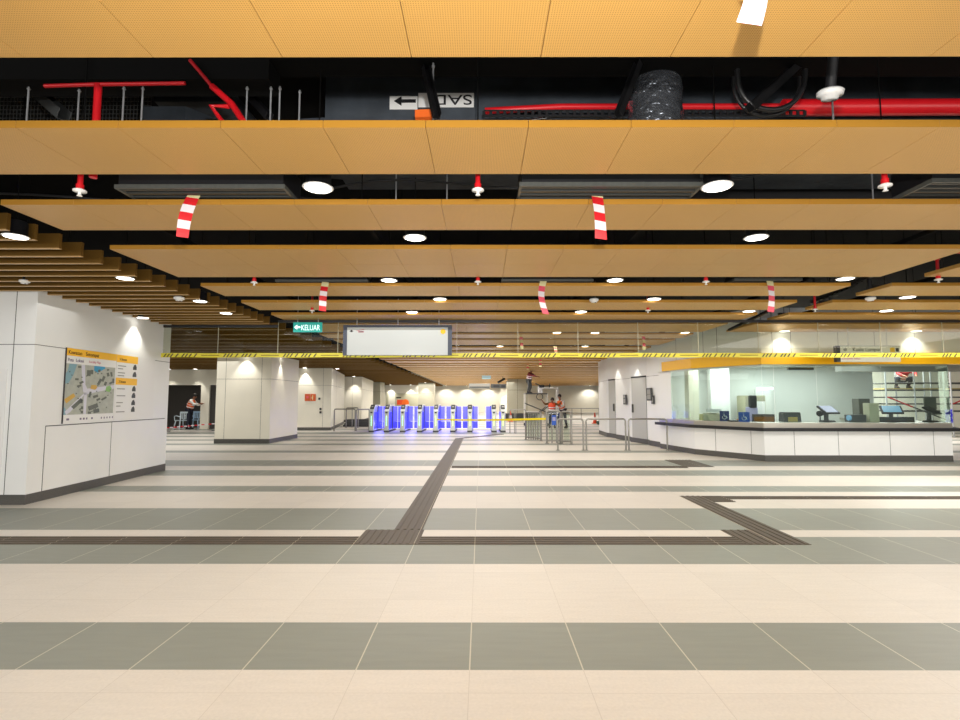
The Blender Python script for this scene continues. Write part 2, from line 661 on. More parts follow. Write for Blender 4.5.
def plank(x0, x1, y0, y1, dbl):
    """folded metal trays butted together, with a V joint every 0.605 m"""
    mb = MB()
    cuts = [x0] + [j for j in JX if x0 + .1 < j < x1 - .1] + [x1]
    g = 0.0016
    ys = [(y0, y1)] if not dbl else [(y0, (y0 + y1) / 2 - g), ((y0 + y1) / 2 + g, y1)]
    for ya, yb in ys:
        for i in range(len(cuts) - 1):
            a, b = cuts[i] + (g if i else 0), cuts[i + 1] - (g if i < len(cuts) - 2 else 0)
            mb.box(a, b, ya, yb, CZ, CZ + TH, 0)
            mb.mi[-4] = 1
            mb.mi[-2] = 1
    # carrier rail on top
    mb.box(x0 + .02, x1 - .02, (y0 + y1) / 2 - .02, (y0 + y1) / 2 + .02, CZ + TH, CZ + TH + .05, 2)
    return mb


for i, (y0, y1) in enumerate(rows):
    vis = i - 2
    dbl = (y1 - y0) > 1.0
    xr = XR if y0 < 22.5 else 13.5
    o = plank(XL, xr, y0, y1, dbl).build('ceiling_plank', ['plank', 'plank_edge', 'black'])
    if vis < 0:
        tag(o, 'tan perforated ceiling plank above the camera, out of view', 'ceiling plank', 'planks overhead behind the view')
    elif vis < 10:
        tag(o, '%s tan perforated metal ceiling plank of the wide central run, counted from the front' % ords[vis], 'ceiling plank')
    else:
        tag(o, 'narrow looking tan metal ceiling plank deep in the hall beyond the glass smoke barrier', 'ceiling plank', 'far tan ceiling planks')
for i, (y0, y1) in enumerate(rows):
    if i < 3 or y0 > 12:
        continue
    if i == 3:
        continue
    dbl = (y1 - y0) > 1.0
    o = plank(5.78, 13.5, y0, y1, dbl).build('ceiling_plank', ['plank', 'plank_edge', 'black'])
    nm = {4: 'out past the right edge, first', 5: 'second', 6: 'third', 7: 'fourth', 8: 'fifth', 9: 'last, against the ticket office wall'}.get(i, 'back')
    tag(o, 'short tan ceiling plank right of the black gap above the ticket counter, %s' % nm, 'ceiling plank')

# ------------------------------------------------------------------ brown louvre blades on the left
mb = MB()
BL = 16.0
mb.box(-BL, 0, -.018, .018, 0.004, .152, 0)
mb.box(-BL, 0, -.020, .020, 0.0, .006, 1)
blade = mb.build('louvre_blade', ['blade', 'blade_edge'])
LOUV_Y = []
y = on(481, 230, LZ).y - 5 * .29
while y < 58:
    LOUV_Y.append(y)
    y += 0.29 if y < 10.2 else (0.87 if y < 26 else 1.45)
for i, y in enumerate(LOUV_Y):
    o = blade if i == 0 else blade.copy()
    if i:
        COL.objects.link(o)
    o.location = (XB, y, LZ)
    if y < 10.8:
        tag(o, 'brown metal louvre blade of the stepped left ceiling, in front of the glass smoke barrier', 'louvre blade', 'front louvre blades')
    else:
        tag(o, 'brown metal louvre blade of the left ceiling, beyond the glass smoke barrier', 'louvre blade', 'far louvre blades')


# black carriers above planks and blades, hung from the slab on rods
def carrier(name, x, y0, y1, z, label, step=2.4):
    mb = MB()
    mb.box(x - .02, x + .02, y0, y1, z, z + .045, 0)
    y = y0 + .3
    while y < y1:
        mb.cyl((x, y, z + .04), (x, y, 4.6), .005, n=6, mi=1)
        y += step
    o = mb.build(name, ['void', 'void'])
    tag(o, label, 'ceiling carrier')


for x, w in ((-3.2, 'left end of the central planks'), (-1.1, 'central planks, left of the middle'), (1.6, 'central planks, right of the middle'), (4.6, 'right end of the central planks')):
    carrier('carrier_rail', x, 4.45, 59.5, CZ + TH + .05, 'black carrier rail on rods above the ' + w)
for x, w in ((-4.6, 'right end of the brown blades'), (-9.0, 'middle of the brown blades')):
    carrier('carrier_rail', x, LOUV_Y[0] - .05, 57.9, LZ + .15, 'black carrier rail on rods above the ' + w)
for x, w in ((6.4, 'near end of the short right planks'), (11.0, 'far end of the short right planks')):
    carrier('carrier_rail', x, 4.5, 12.2, CZ + TH + .05, 'black carrier rail on rods above the ' + w)

# ------------------------------------------------------------------ panelled walls
def wall_run(name, pts, z0, z1, m='wall', thick=0.25, joints_z=(), joints_at=None, closed=False):
    """vertical panels along a plan polyline, dark joints as thin recesses standing 2 mm proud"""
    mb = MB()
    for i in range(len(pts) - 1):
        a, b = Vector(pts[i]), Vector(pts[i + 1])
        d = (b - a).normalized()
        n = Vector((d.y, -d.x))      # faces right of travel direction
        ins = min(thick, (b - a).length * .45)
        a2, b2 = a - n * thick + d * ins, b - n * thick - d * ins
        mb.add([(a.x, a.y, z0), (b.x, b.y, z0), (b2.x, b2.y, z0), (a2.x, a2.y, z0), (a.x, a.y, z1), (b.x, b.y, z1), (b2.x, b2.y, z1), (a2.x, a2.y, z1)],
               [(0, 3, 2, 1), (4, 5, 6, 7), (0, 1, 5, 4), (1, 2, 6, 5), (2, 3, 7, 6), (3, 0, 4, 7)], 0)
        L = (b - a).length

        def strip(s0, s1, za, zb):
            p, q = a + d * s0, a + d * s1
            e = n * 0.002
            mb.add([(p.x + e.x, p.y + e.y, za), (q.x + e.x, q.y + e.y, za), (q.x + e.x, q.y + e.y, zb), (p.x + e.x, p.y + e.y, zb),
                    (p.x - e.x, p.y - e.y, za), (q.x - e.x, q.y - e.y, za), (q.x - e.x, q.y - e.y, zb), (p.x - e.x, p.y - e.y, zb)],
                   [(0, 1, 2, 3), (7, 6, 5, 4), (0, 4, 5, 1), (3, 2, 6, 7), (1, 5, 6, 2), (0, 3, 7, 4)], 1)
        for z in joints_z:
            strip(0.0, L, z - .004, z + .004)
        ja = joints_at[i] if joints_at else ()
        for s in ja:
            strip(s - .004, s + .004, z0, z1)
    return mb.build(name, [m, 'joint'])


def plinth_run(name, pts, h=0.14, out=-0.03, parent=None, m='plinth'):
    mb = MB()
    for i in range(len(pts) - 1):
        a, b = Vector(pts[i]), Vector(pts[i + 1])
        d = (b - a).normalized()
        n = Vector((d.y, -d.x))
        ins = min(.2, (b - a).length * .45)
        a2, b2 = a - n * .2 + d * ins, b - n * .2 - d * ins
        a, b = a + n * out - d * max(out, 0), b + n * out + d * max(out, 0)
        mb.add([(a.x, a.y, 0), (b.x, b.y, 0), (b2.x, b2.y, 0), (a2.x, a2.y, 0), (a.x, a.y, h), (b.x, b.y, h), (b2.x, b2.y, h), (a2.x, a2.y, h)],
               [(0, 3, 2, 1), (4, 5, 6, 7), (0, 1, 5, 4), (1, 2, 6, 5), (2, 3, 7, 6), (3, 0, 4, 7)])
    return mb.build(name, m, parent)


WT = LZ - 0.004
# left block with the map wall: front face, side face, narrow end facet
p0 = on(24, 505)
p1 = on(162, 471)
A = Vector((-12.0, p0.y))
B = Vector((p0.x, p0.y))
C_ = Vector((p1.x, p1.y))
D = C_ + Vector((0.0, 0.09))
E = D + Vector((-6.0, 0.1))
lb = [A, B, C_, D, E]
PL = 0.115
dBC = (C_ - B)
LBC = dBC.length
jb = B.x - on(2.5, 505).x
o = wall_run('wall_left', lb, 0.10, LZ + .145, joints_z=(2.19,), joints_at=[((B - A).length - jb,), (), (), ()])
struct(o)
struct(plinth_run('baseboard_left', lb, h=0.135, out=0.004))
# lower panel joint lines on the side face
nBC = Vector((dBC.y, -dBC.x)).normalized()
uBC = dBC.normalized()
angBC = math.atan2(uBC.y, uBC.x)
wl = bpy.data.objects.new('map_wall_origin', None)


def on_wall(px, py):
    """(s, z) on the side face of the left block for a photo point"""
    a, b, c = ray(px, py)
    # B + s*u = t*(a,b)
    det = a * (-uBC.y) - b * (-uBC.x)
    t = (B.x * (-uBC.y) - B.y * (-uBC.x)) / det
    hit = Vector((a * t, b * t))
    return (hit - B).dot(uBC), CAMH + c * t


s0, zb0 = on_wall(45, 426)
s1, zb1 = on_wall(158, 419)
zl = (zb0 + zb1) / 2


def wall_frame(name, label, cat, s, z, off=0.0):
    p = B + uBC * s + nBC * off
    o = bpy.data.objects.new(name, None)
    o.location = (p.x, p.y, z)
    o.rotation_euler = (0, 0, angBC)
    COL.objects.link(o)
    return tag(o, label, cat)


# local frame: +x along the wall (away from the viewer), -y out of the wall, z up
mb = MB()
mb.box(s0, LBC, -.003, 0.001, zl - .006, zl + .006)
mb.box(s0 - .004, s0 + .004, -.003, 0.001, PL, zl)
sm, _ = on_wall(111, 430)
mb.box(sm - .003, sm + .003, -.003, 0.001, PL, zl)
o = mb.build('trim_11', 'joint', loc=(B.x, B.y, 0))
o.rotation_euler = (0, 0, angBC)
struct(o)

# map board
sa, zt = on_wall(65.6, 348)
sb, zbot = on_wall(61.5, 423)
s_l = (sa + sb) / 2
s_m, _ = on_wall(113.5, 400)
s_r, _ = on_wall(152.5, 400)
zt = on_wall(66, 347.5)[1]
zb = zl + .02
H = zt - zb
W1 = s_m - s_l
W = s_r - s_l
board = wall_frame('map_board', 'wide wall board with a street map and orange headings on the left white wall', 'map board', s_l, zb, 0.0)
MB().box(0, W1 - .004, -.012, -.001, 0, H).build('map_panel', 'white', board)
MB().box(W1 + .004, W, -.012, -.001, 0, H).build('list_panel', 'white', board)
MB().box(-.014, 0, -.016, -.001, 0, H).build('edge_strip', 'ink', board)
y0_ = -.0135


def patch(mb, pts, mi, lvl=0):
    yy = y0_ - lvl * .0008
    n = len(pts)
    vs = [(p[0], yy, p[1]) for p in pts] + [(p[0], -.011, p[1]) for p in pts]
    fs = [tuple(range(n)), tuple(reversed(range(n, 2 * n)))] + [(i, (i + 1) % n, n + (i + 1) % n, n + i) for i in range(n)]
    mb.add(vs, fs, mi)


def rect(x0, z0, x1, z1):
    return [(x0, z0), (x1, z0), (x1, z1), (x0, z1)]


hd = MB()
patch(hd, rect(0, H - .115, W1 - .004, H), 0)
WO = s_l
s_o, _ = on_wall(136.5, 370)
XO = s_o - s_l
patch(hd, rect(W1 + .004, H - .13, XO, H), 0)
patch(hd, rect(W1 + .004, H - .52, XO, H - .40), 0)
hd.build('orange_heading', 'yellow', board)
text('Kawasan', .085, 'ink_brown', board, (.03, -.0150, H - .09), FRONT, sx=1.0)
text('Setempat', .085, 'ink_brown', board, (.41, -.0150, H - .09), FRONT, sx=1.0)
text('Peta', .07, 'ink_mauve', board, (.03, -.0130, H - .20), FRONT)
text('Lokasi', .07, 'ink_mauve', board, (.20, -.0130, H - .20), FRONT)
text('Locality Map', .055, 'ink_pink', board, (.50, -.0130, H - .195), FRONT)
# the map itself, drawn from patches
MW0, MW1, MZ0, MZ1 = .0, W1 - .03, .13, H - .235
mp = MB()


def m2(u, v):
    return (MW0 + u * (MW1 - MW0), MZ0 + v * (MZ1 - MZ0))


def mpoly(uv, mi, lvl):
    patch(mp, [m2(u, v) for u, v in uv], mi, lvl)


mpoly([(0, 0), (1, 0), (1, 1), (0, 1)], 0, 0)
mpoly([(0, .6), (.06, .62), (.14, .78), (.2, 1), (.06, 1), (.03, .85), (0, .8)], 1, 1)
mpoly([(0, .0), (.06, 0), (.03, .12), (0, .16)], 1, 1)
mpoly([(.54, .9), (.62, .86), (.78, .97), (.76, 1), (.54, 1)], 2, 1)
mpoly([(.28, 1), (.35, 1), (.38, .6), (.42, .52), (.34, .46), (.32, .6)], 3, 2)
mpoly([(.34, .46), (.42, .52), (1, .62), (1, .54), (.46, .42), (.38, .38)], 3, 2)
mpoly([(.34, .40), (.40, .44), (.12, .05), (.05, 0), (.02, .06)], 3, 2)
mpoly([(.36, .44), (.42, .42), (.42, 0), (.37, 0)], 3, 2)
mpoly([(0, .30), (.04, .22), (.20, .36), (.16, .42)], 5, 3)
mpoly([(.48, .52), (.58, .50), (.62, .54), (.60, .60), (.50, .60)], 5, 3)
mpoly([(.80, .48), (.90, .46), (.94, .54), (.90, .60), (.82, .58)], 6, 3)
rb = random.Random(3)
for (u, v, w, h, a) in [(.46, .10, .20, .09, 20), (.57, .02, .12, .08, 10), (.46, .0, .06, .05, 0), (.12, .18, .24, .07, 45), (.40, .78, .07, .12, 0), (.47, .82, .05, .09, 0),
                        (.64, .60, .05, .14, -25), (.72, .68, .05, .12, -20), (.77, .60, .05, .08, -20), (.82, .80, .05, .08, 15), (.90, .80, .04, .10, 10), (.88, .64, .07, .04, 30),
                        (.22, .55, .08, .04, 20), (.26, .62, .08, .04, 30), (.18, .68, .06, .04, 0), (.22, .93, .06, .04, 0), (.55, .34, .10, .05, 20), (.62, .28, .08, .04, 30),
                        (.72, .30, .12, .04, 30), (.46, .34, .04, .12, -10), (.62, .88, .05, .04, 0), (.95, .66, .04, .10, 0), (.32, .1, .04, .06, 0), (.32, .02, .04, .05, 0), (.3, .22, .04, .08, 0)]:
    ca, sa_ = math.cos(R(a)), math.sin(R(a))
    mpoly([(u + x * w * ca - z * h * sa_ + w / 2, v + x * w * sa_ + z * h * ca + h / 2) for x, z in ((-.5, -.5), (.5, -.5), (.5, .5), (-.5, .5))], 4, 4)
for q in range(34):
    u, v = rb.uniform(.02, .95), rb.uniform(.03, .95)
    mpoly([(u, v), (u + rb.uniform(.012, .03), v), (u + .02, v + rb.uniform(.015, .03)), (u, v + .02)], 4, 4)
mp.build('street_map', ['map_base', 'map_river', 'map_pond', 'map_road', 'map_bld', 'map_gold', 'map_park'], board)
for x, w in ((.06, .07), (.30, .05), (.36, .05), (.42, .04), (.52, .05), (.72, .03), (.78, .03), (.84, .03), (.90, .03), (.96, .03)):
    lg = MB()
    patch(lg, rect(x * W1, .045, x * W1 + w * .8, .075), 0)
    lg.build('sponsor_logo', 'ink_mauve', board)
for i, z in enumerate((.20, .25, .32, .37, .60, .72, .84, .90, 1.0)):
    ls = MB()
    patch(ls, rect(W1 + .05, H - z, W1 + .05 + (.22, .14, .20, .18, .22, .24, .18, .12, .24)[i], H - z + .016), 0)
    ls.build('text_line', 'grey', board)
for z in (.24, .37, .63, .75, .88, 1.0):
    xx = XO - .14
    ic = MB()
    patch(ic, [(xx, H - z), (xx + .11, H - z), (xx + .11, H - z + .05), (xx + .075, H - z + .10), (xx + .03, H - z + .085), (xx, H - z + .04)], 0)
    ic.build('place_sketch', 'dgrey', board)
text('5 Stesen', .06, 'ink_brown', board, (W1 + .08, -.0150, H - .095), FRONT)
text('2 Stesen', .06, 'ink_brown', board, (W1 + .08, -.0150, H - .485), FRONT)

# door in the front face of the left block, at the picture's edge
mb = MB()
yy = p0.y
xd = on(-2, 505).x
mb.box(xd - .9, xd, yy - .012, yy - .001, .14, 1.85)
dr = mb.build('door_1', 'white')
struct(dr)
h = MB()
h.cyl((xd - .06, yy - .05, 1.05), (xd - .06, yy - .012, 1.05), .012)
h.cyl((xd - .06, yy - .05, 1.05), (xd - .06, yy - .05, 1.19), .012)
h.build('door_handle', 'chrome', dr)


# ------------------------------------------------------------------ pillars of the left aisle
def pillar(name, label, pts, jz=(), ja=None, m='wall_warm', cat='pillar'):
    root = empty(name, (pts[1][0], pts[1][1], 0), label, cat)
    loc = Vector((pts[1][0], pts[1][1]))
    lp = [Vector(p) - loc for p in pts]
    o = wall_run('cladding', lp, .14, WT, m, joints_z=jz, joints_at=ja, thick=.3)
    o.parent = root
    plinth_run('plinth', lp, parent=root, out=.01, h=.145)
    return root


a = on(214, 443.5)
b = on(269, 443.5)
c = on(297, 438)
pillar('pillar', 'nearest clad white pillar left of the ticket gates, with a lamp glow on its face',
       [(a.x, a.y + 3), (a.x, a.y), (b.x, b.y), (c.x, c.y), (c.x - 2, c.y + .5)], jz=(2.11,), ja=[(), ((b.x - a.x) * .17, (b.x - a.x) * .83), (), ()])
a = on(285, 430.5)
b = on(330.5, 430.5)
p2 = pillar('pillar', 'second clad white pillar on the left, carrying the orange safety sign',
            [(a.x, a.y + 3), (a.x, a.y), (b.x, b.y), (b.x - 1.2, b.y + 7), (b.x - 3, b.y + 7.2)], jz=(2.11,), ja=[(), ((b.x - a.x) * .82,), (2.3,), ()])
P2 = (a, b)
x1 = at(362, 378, 34)
pillar('pillar', 'third white pillar on the left, behind the steel railing',
       [(x1.x - 3, 37), (x1.x - 3, 34), (x1.x, 34), (x1.x - .9, 42), (x1.x - 3, 42.2)], jz=(2.11,), ja=[(), (2.4,), (), ()])
x1 = at(370, 384, 44)
x2 = at(380.5, 384, 44)
pillar('pillar', 'narrow greyish pillar just left of the first ticket gate', [(x1.x - 1, 46), (x1.x - 1, 44), (x2.x, 44), (x2.x, 46)], jz=(2.11,), m='wall_beige_grey')
x1 = at(418.5, 384, 46)
x2 = at(434, 384, 46)
pillar('pillar', 'square beige pillar rising behind the middle of the ticket gates', [(x1.x, 47.4), (x1.x, 46), (x2.x, 46), (x2.x, 47.4), (x1.x, 47.4)], jz=(2.0,), m='wall_beige_grey')
# poster wall behind the gates
o = MB().box(at(376, 390, 53).x, at(422, 390, 53).x, 53, 53.3, 0, WT).build('wall_gate_side', 'wall_warm')
struct(o)
x1 = at(507.5, 385, 40)
x2 = at(527.5, 385, 40)
pr = empty('pillar', (x1.x, 40, 0), 'tall olive-beige pillar right of the ticket gates, behind the man on the platform', 'pillar')
w_ = x2.x - x1.x
mb = MB().box(0, w_, 0, 1.4, .14, CZ - .01, 0)
mb.box(-.002, w_ + .002, -.003, 0, 2.16, 2.18, 1)
mb.box(w_ * .5 - .008, w_ * .5 + .008, -.003, 0, .14, CZ - .02, 1)
mb.build('cladding', ['wall_beige_grey', 'joint'], pr)
MB().box(-.02, w_ + .02, -.02, 1.42, 0, .15).build('plinth', 'plinth', pr)
# lit wall nook right of the gates
x3 = at(501, 390, 44)
o = MB().box(x3.x, x1.x + .3, 44, 44.3, 0, 2.35).build('wall_nook', 'wall_warm')
struct(o)

# ------------------------------------------------------------------ far left: recess wall with dark doors
WY = 26.0
ox0, ox1 = at(150, 400, WY).x, at(200.5, 400, WY).x
dx0, dx1 = at(209, 400, WY).x, at(226, 400, WY).x
zt_ = at(180, 385, WY).z
mb = MB()
mb.box(-24, dx1 + 1.5, WY, WY + .25, zt_, WT)
mb.box(ox1, dx0, WY, WY + .25, 0, zt_)
mb.box(-24, ox0 - 3, WY, WY + .25, 0, zt_)
struct(mb.build('wall_far_left', 'wall_warm'))
struct(MB().box(ox0 - 3, ox1, WY + 1.2, WY + 1.3, 0, zt_ + .2).build('wall_recess', 'door_dark'))
dd = struct(MB().box(dx0, dx1 + 1.5, WY + .1, WY + .18, 0, zt_).build('door_2', 'door_dark'))
struct(MB().box(-24, -23.8, -6, WY, 0, 4.6).build('wall_outer_left', 'wall_warm'))


# ------------------------------------------------------------------ right: service wall and ticket office
def Pt(x, y):
    v = on(x, y)
    return Vector((v.x, v.y))


sw = [Vector((at(598, 400, 22.2).x + .0, 22.2)), Pt(607.5, 437.5), Pt(617, 439.3)]
rr = [Vector((4.78, 60.0)), Vector((4.78, 22.4)), Pt(607.5, 437.6), Pt(617, 438.2), Pt(618, 440), Pt(628, 441), Pt(630, 441.2), Pt(648.5, 444.3), Pt(650, 443.2), Pt(655, 445.5)]
# order so that the visible side is right of travel: go from near to far reversed
rr = list(reversed(rr))
RW = [Vector((v.x, v.y)) for v in rr]
RW[0] = Vector((5.30, 15.6))
rw = [Vector((5.42, 15.9)), Vector((5.30, 16.75)), Vector((5.36, 16.8)), Vector((5.36, 17.05)), Vector((5.12, 18.2)), Vector((5.20, 18.3)), Vector((4.98, 19.6)), Vector((5.06, 19.7)), Vector((4.88, 20.6)), Vector((4.96, 22.3)), Vector((5.6, 22.75)), Vector((9.0, 22.8))]
rw_dir = list(reversed(rw))


def run_left(name, pts, z0, z1, m):
    """visible side faces -x"""
    return wall_run(name, list(reversed(pts)), z0, z1, m, joints_z=(2.12,))


# travel from far to near so the normal (d.y,-d.x) with d=(0,-1) points to (-1, 0)
o = wall_run('wall_right', rw_dir, .13, 3.4, 'wall', joints_z=(2.17,), thick=.3)
struct(o)
struct(plinth_run('baseboard_right', rw_dir, h=.16, out=.008))


def leaf(name, xa, xb, ztop, dk=False):
    """flush door leaf on the right service wall between two photo columns"""
    def hit(px):
        a, b_, c_ = ray(px, 400)
        for i in range(len(rw) - 1):
            p, q = rw[i], rw[i + 1]
            d = q - p
            det = a * (-d.y) - b_ * (-d.x)
            if abs(det) < 1e-9:
                continue
            t = (p.x * (-d.y) - p.y * (-d.x)) / det
            s = (a * p.y - b_ * p.x) / det
            s = ((Vector((a * t, b_ * t)) - p).dot(d)) / d.length_squared
            if -1e-3 <= s <= 1.001 and t > 0:
                return Vector((a * t, b_ * t))
        return None
    return hit(xa), hit(xb)


def door_leaf(name, xa, xb, ztop, hx=None):
    pa, pb = leaf(name, xa, xb, ztop)
    d = (pb - pa)
    L_ = d.length
    o = bpy.data.objects.new(name, None)
    ang = math.atan2(d.y, d.x)
    mb = MB()
    # frame seam
    mb.box(-.01, 0, -.006, .006, .15, ztop, 1)
    mb.box(L_, L_ + .01, -.006, .006, .15, ztop, 1)
    mb.box(-.01, L_ + .01, -.02, .02, ztop, ztop + .05, 1)
    mb.box(0, L_, -.012, .012, .16, ztop, 0)
    bpy.data.objects.remove(o)
    o = mb.build(name, ['door_leaf', 'joint'], loc=(pa.x, pa.y, 0))
    o.rotation_euler = (0, 0, ang)
    struct(o)
    if hx is not None:
        h = MB()
        for sgn in (-1, 1):
            h.box(L_ * hx - .02, L_ * hx + .02, sgn * .012, sgn * .06, 1.0, 1.28)
        h.build('door_handle', 'dgrey', o)
    return o


door_leaf('door_3', 646.5, 632, 2.16, .9)
door_leaf('door_4', 615.5, 609, 2.16, .15)

# signs and key pads on the right wall
for (px, py, w, hh, lab) in [(625.7, 396.7, .16, .14, 'small dark grey plate above another on the white wall between the two service doors'),
                             (625.8, 401, .18, .24, 'dark grey rectangular keypad below a small plate between the two service doors'),
                             (650.3, 391.8, .22, .24, 'upper dark square sign right of the nearer service door'),
                             (650.5, 396.8, .22, .24, 'lower dark square sign right of the nearer service door'),
                             (653.8, 399.8, .1, .26, 'slim grey card reader beside the dark square signs')]:
    pa, _ = leaf('x', px, px, 2)
    if pa is None:
        pa = Vector((5.3, 16.8))
    z = at(px, py, pa.y).z
    o = MB().box(-.035, .0, -w * 1.0, w * 1.0, -hh / 2, hh / 2).box(-.042, -.035, -w * .7, w * .7, -hh * .3, hh * .3, 1).build('wall_plate', ['dgrey', 'grey'], loc=(pa.x - .012, pa.y, z))
    tag(o, lab, 'wall sign')

# ticket office plan
Q = [Vector((5.30, 15.75)), Pt(695, 454.3), Pt(765, 461.3), Pt(953, 461.6)]
Q.append(Q[-1] + Vector((.55, .9)))
Q.append(Q[-1] + Vector((.1, 3.2)))
off = empty('service_counter', (Q[2].x, Q[2].y, 0), 'long white ticket office counter with black edge and steel ledge on the right', 'counter')
LQ = [q - Q[2] for q in Q]
inv = [LQ[0], LQ[1], LQ[2], LQ[3], LQ[4], LQ[5]]


def mids(px_list, i):
    """distances along segment i of the plan for photo columns"""
    out = []
    p, q = Q[i], Q[i + 1]
    d = q - p
    for px in px_list:
        a, b_, c_ = ray(px, 440)
        det = a * (-d.y) - b_ * (-d.x)
        t = (p.x * (-d.y) - p.y * (-d.x)) / det
        out.append((Vector((a * t, b_ * t)) - p).dot(d.normalized()))
    return out


cl = wall_run('counter_front', inv, .14, .70, 'wall', thick=.12, joints_at=[(), mids([715.5, 751], 1), mids([794, 838, 889.5, 933], 2), (), ()])
cl.parent = off
plinth_run('plinth', inv, h=.15, out=-.002, parent=off)


def offset_poly(pts, o1, o2):
    """closed outline between two offsets (positive = towards the viewer)"""
    def off_(o):
        res = []
        for i, p in enumerate(pts):
            ds = []
            if i > 0:
                ds.append((pts[i] - pts[i - 1]).normalized())
            if i < len(pts) - 1:
                ds.append((pts[i + 1] - pts[i]).normalized())
            n = Vector((0, 0))
            for d in ds:
                n += Vector((d.y, -d.x))
            n.normalize()
            k = n.dot(Vector((ds[0].y, -ds[0].x)))
            res.append(p + n * (o / k))
        return res
    a, b_ = off_(o1), off_(o2)
    return a, b_


def band(name, pts, o1, o2, z0, z1, m, parent=None, mi=0):
    a, b_ = offset_poly(pts, o1, o2)
    mb = MB()
    for i in range(len(pts) - 1):
        q = [a[i], a[i + 1], b_[i + 1], b_[i]]
        mb.prism([(v.x, v.y) for v in q], z0, z1)
    return mb.build(name, m, parent)


band('black_edge', inv, .16, -.04, .70, .775, 'black', off)
band('countertop', inv, -.04, -.62, .83, .883, 'brushed', off)
band('steel_ledge', inv, .02, -.02, .775, .885, 'brushed', off)

# yellow fascia and the white wall above it
FZ0, FZ1 = 2.255, 2.52
QW = Q[0] + (Q[1] - Q[0]).normalized() * mids([672.5], 0)[0]
QF = Q[0] + (Q[1] - Q[0]).normalized() * mids([665], 0)[0]
struct(band('trim_12', [QF] + Q[1:4] + [Q[3] + Vector((3.5, 0))], .05, -.25, FZ0, FZ1, 'yellow'))
UP = [Q[0] + Vector((-.0, .0)), Q[1], Q[2], Q[3] + Vector((3.5, 0))]
o = wall_run('wall_ticket_office', UP, FZ1, 3.6, 'wall', thick=.2, joints_at=[(1.0,), tuple(mids([706, 720], 1)), tuple(mids([776, 795, 843, 880, 921], 2)), ()])
struct(o)
# white panel closing the office on its left
struct(wall_run('trim_13', [Q[0], QW], .885, FZ1 + .01, 'wall', thick=.06))

# glazing: one window per facet, panes split at the joints
def pane(name, p, q, z0, z1, m='glass', th=.012):
    d = (q - p).normalized()
    n = Vector((d.y, -d.x)) * th / 2
    mb = MB()
    mb.prism([(p.x - n.x, p.y - n.y), (q.x - n.x, q.y - n.y), (q.x + n.x, q.y + n.y), (p.x + n.x, p.y + n.y)], z0, z1)
    return mb.build(name, m)


wi = 1
g = .012
for i, cuts in ((0, []), (1, [709]), (2, [776, 819, 884]), (3, [])):
    p, q = Q[i], Q[i + 1]
    d = (q - p).normalized()
    n_in = -Vector((d.y, -d.x)) * .03
    ss = [mids([672.5], 0)[0] if i == 0 else 0.0] + (mids(cuts, i) if cuts else []) + [(q - p).length]
    for k in range(len(ss) - 1):
        a = p + d * (ss[k] + g / 2) + n_in * 0
        b_ = p + d * (ss[k + 1] - g / 2)
        o = struct(pane('window_%d' % wi, a, b_, .89, FZ0))
        wi += 1
# slim steel head channel behind the fascia
struct(band('trim_14', Q[:5], .0, -.06, FZ0 - .045, FZ0, 'brushed'))

# office interior
struct(MB().box(5.7, 12.0, 16.2, 16.35, 0, 2.9).build('wall_office_back', 'wall'))
struct(MB().box(5.45, 5.7, 15.9, 16.3, 0, 2.9).build('wall_office_left', 'wall'))
struct(MB().prism([(v.x, v.y) for v in (Q[0] + Vector((.3, .4)), Q[1] + Vector((.2, .3)), Q[2] + Vector((0, .3)), Q[3] + Vector((.3, .3)), Q[3] + Vector((.3, 3.9)), Vector((5.7, 16.3)))], 2.42, 2.5).build('ceiling_office', 'wall'))
b1 = at(842, 368, 14.2)
b2 = at(960, 371.5, 14.2)
struct(MB().box(b1.x, b2.x, 14.2, 14.5, b2.z, 2.42).build('trim_15', 'grey'))
# beige glass reflection built as a pier; inner partition seen through the glass
x1, x2 = at(689, 400, 15.2).x, at(699, 400, 15.2).x
struct(MB().box(x1, x2, 15.2, 15.5, .0, 2.42).build('wall_office_reflection', 'wall_warm'))
x1, x2 = at(711, 400, 15.6).x, at(730, 400, 15.6).x
struct(MB().box(x1, x2, 15.6, 15.8, .0, 2.42).build('wall_office_panel', 'wall'))
x1, x2 = at(755, 400, 15.9).x, at(770, 400, 15.9).x
struct(MB().box(x1, x2, 15.85, 15.95, .2, at(760, 389, 15.9).z).build('door_5', 'wall'))
lt = MB().box(0, x2 - x1, -.03, .03, -.03, .03).build('linear_lamp', 'tube', loc=(x1, 15.75, at(760, 388.5, 15.8).z))
tag(lt, 'short white tube lamp glowing on the back wall inside the ticket office', 'lamp')
a1, a2 = at(786, 369, 13.0), at(811, 369, 13.0)
o = MB().box(0, a2.x - a1.x, 0, .08, -.03, .03).box(.02, a2.x - a1.x - .02, -.01, 0, -.012, .012, 1).build('slot_vent', ['black', 'dgrey'], loc=(a1.x, 12.9, a1.z))
tag(o, 'thin black slot vent under the yellow fascia inside the office', 'vent')

# wall behind the scaffold on the right
struct(MB().box(5.6, 24, 23.4, 23.7, 0, 4.6).build('wall_back_right', 'wall_warm'))
struct(MB().box(23.8, 24, -6, 23.4, 0, 4.6).build('wall_outer_right', 'wall_warm'))

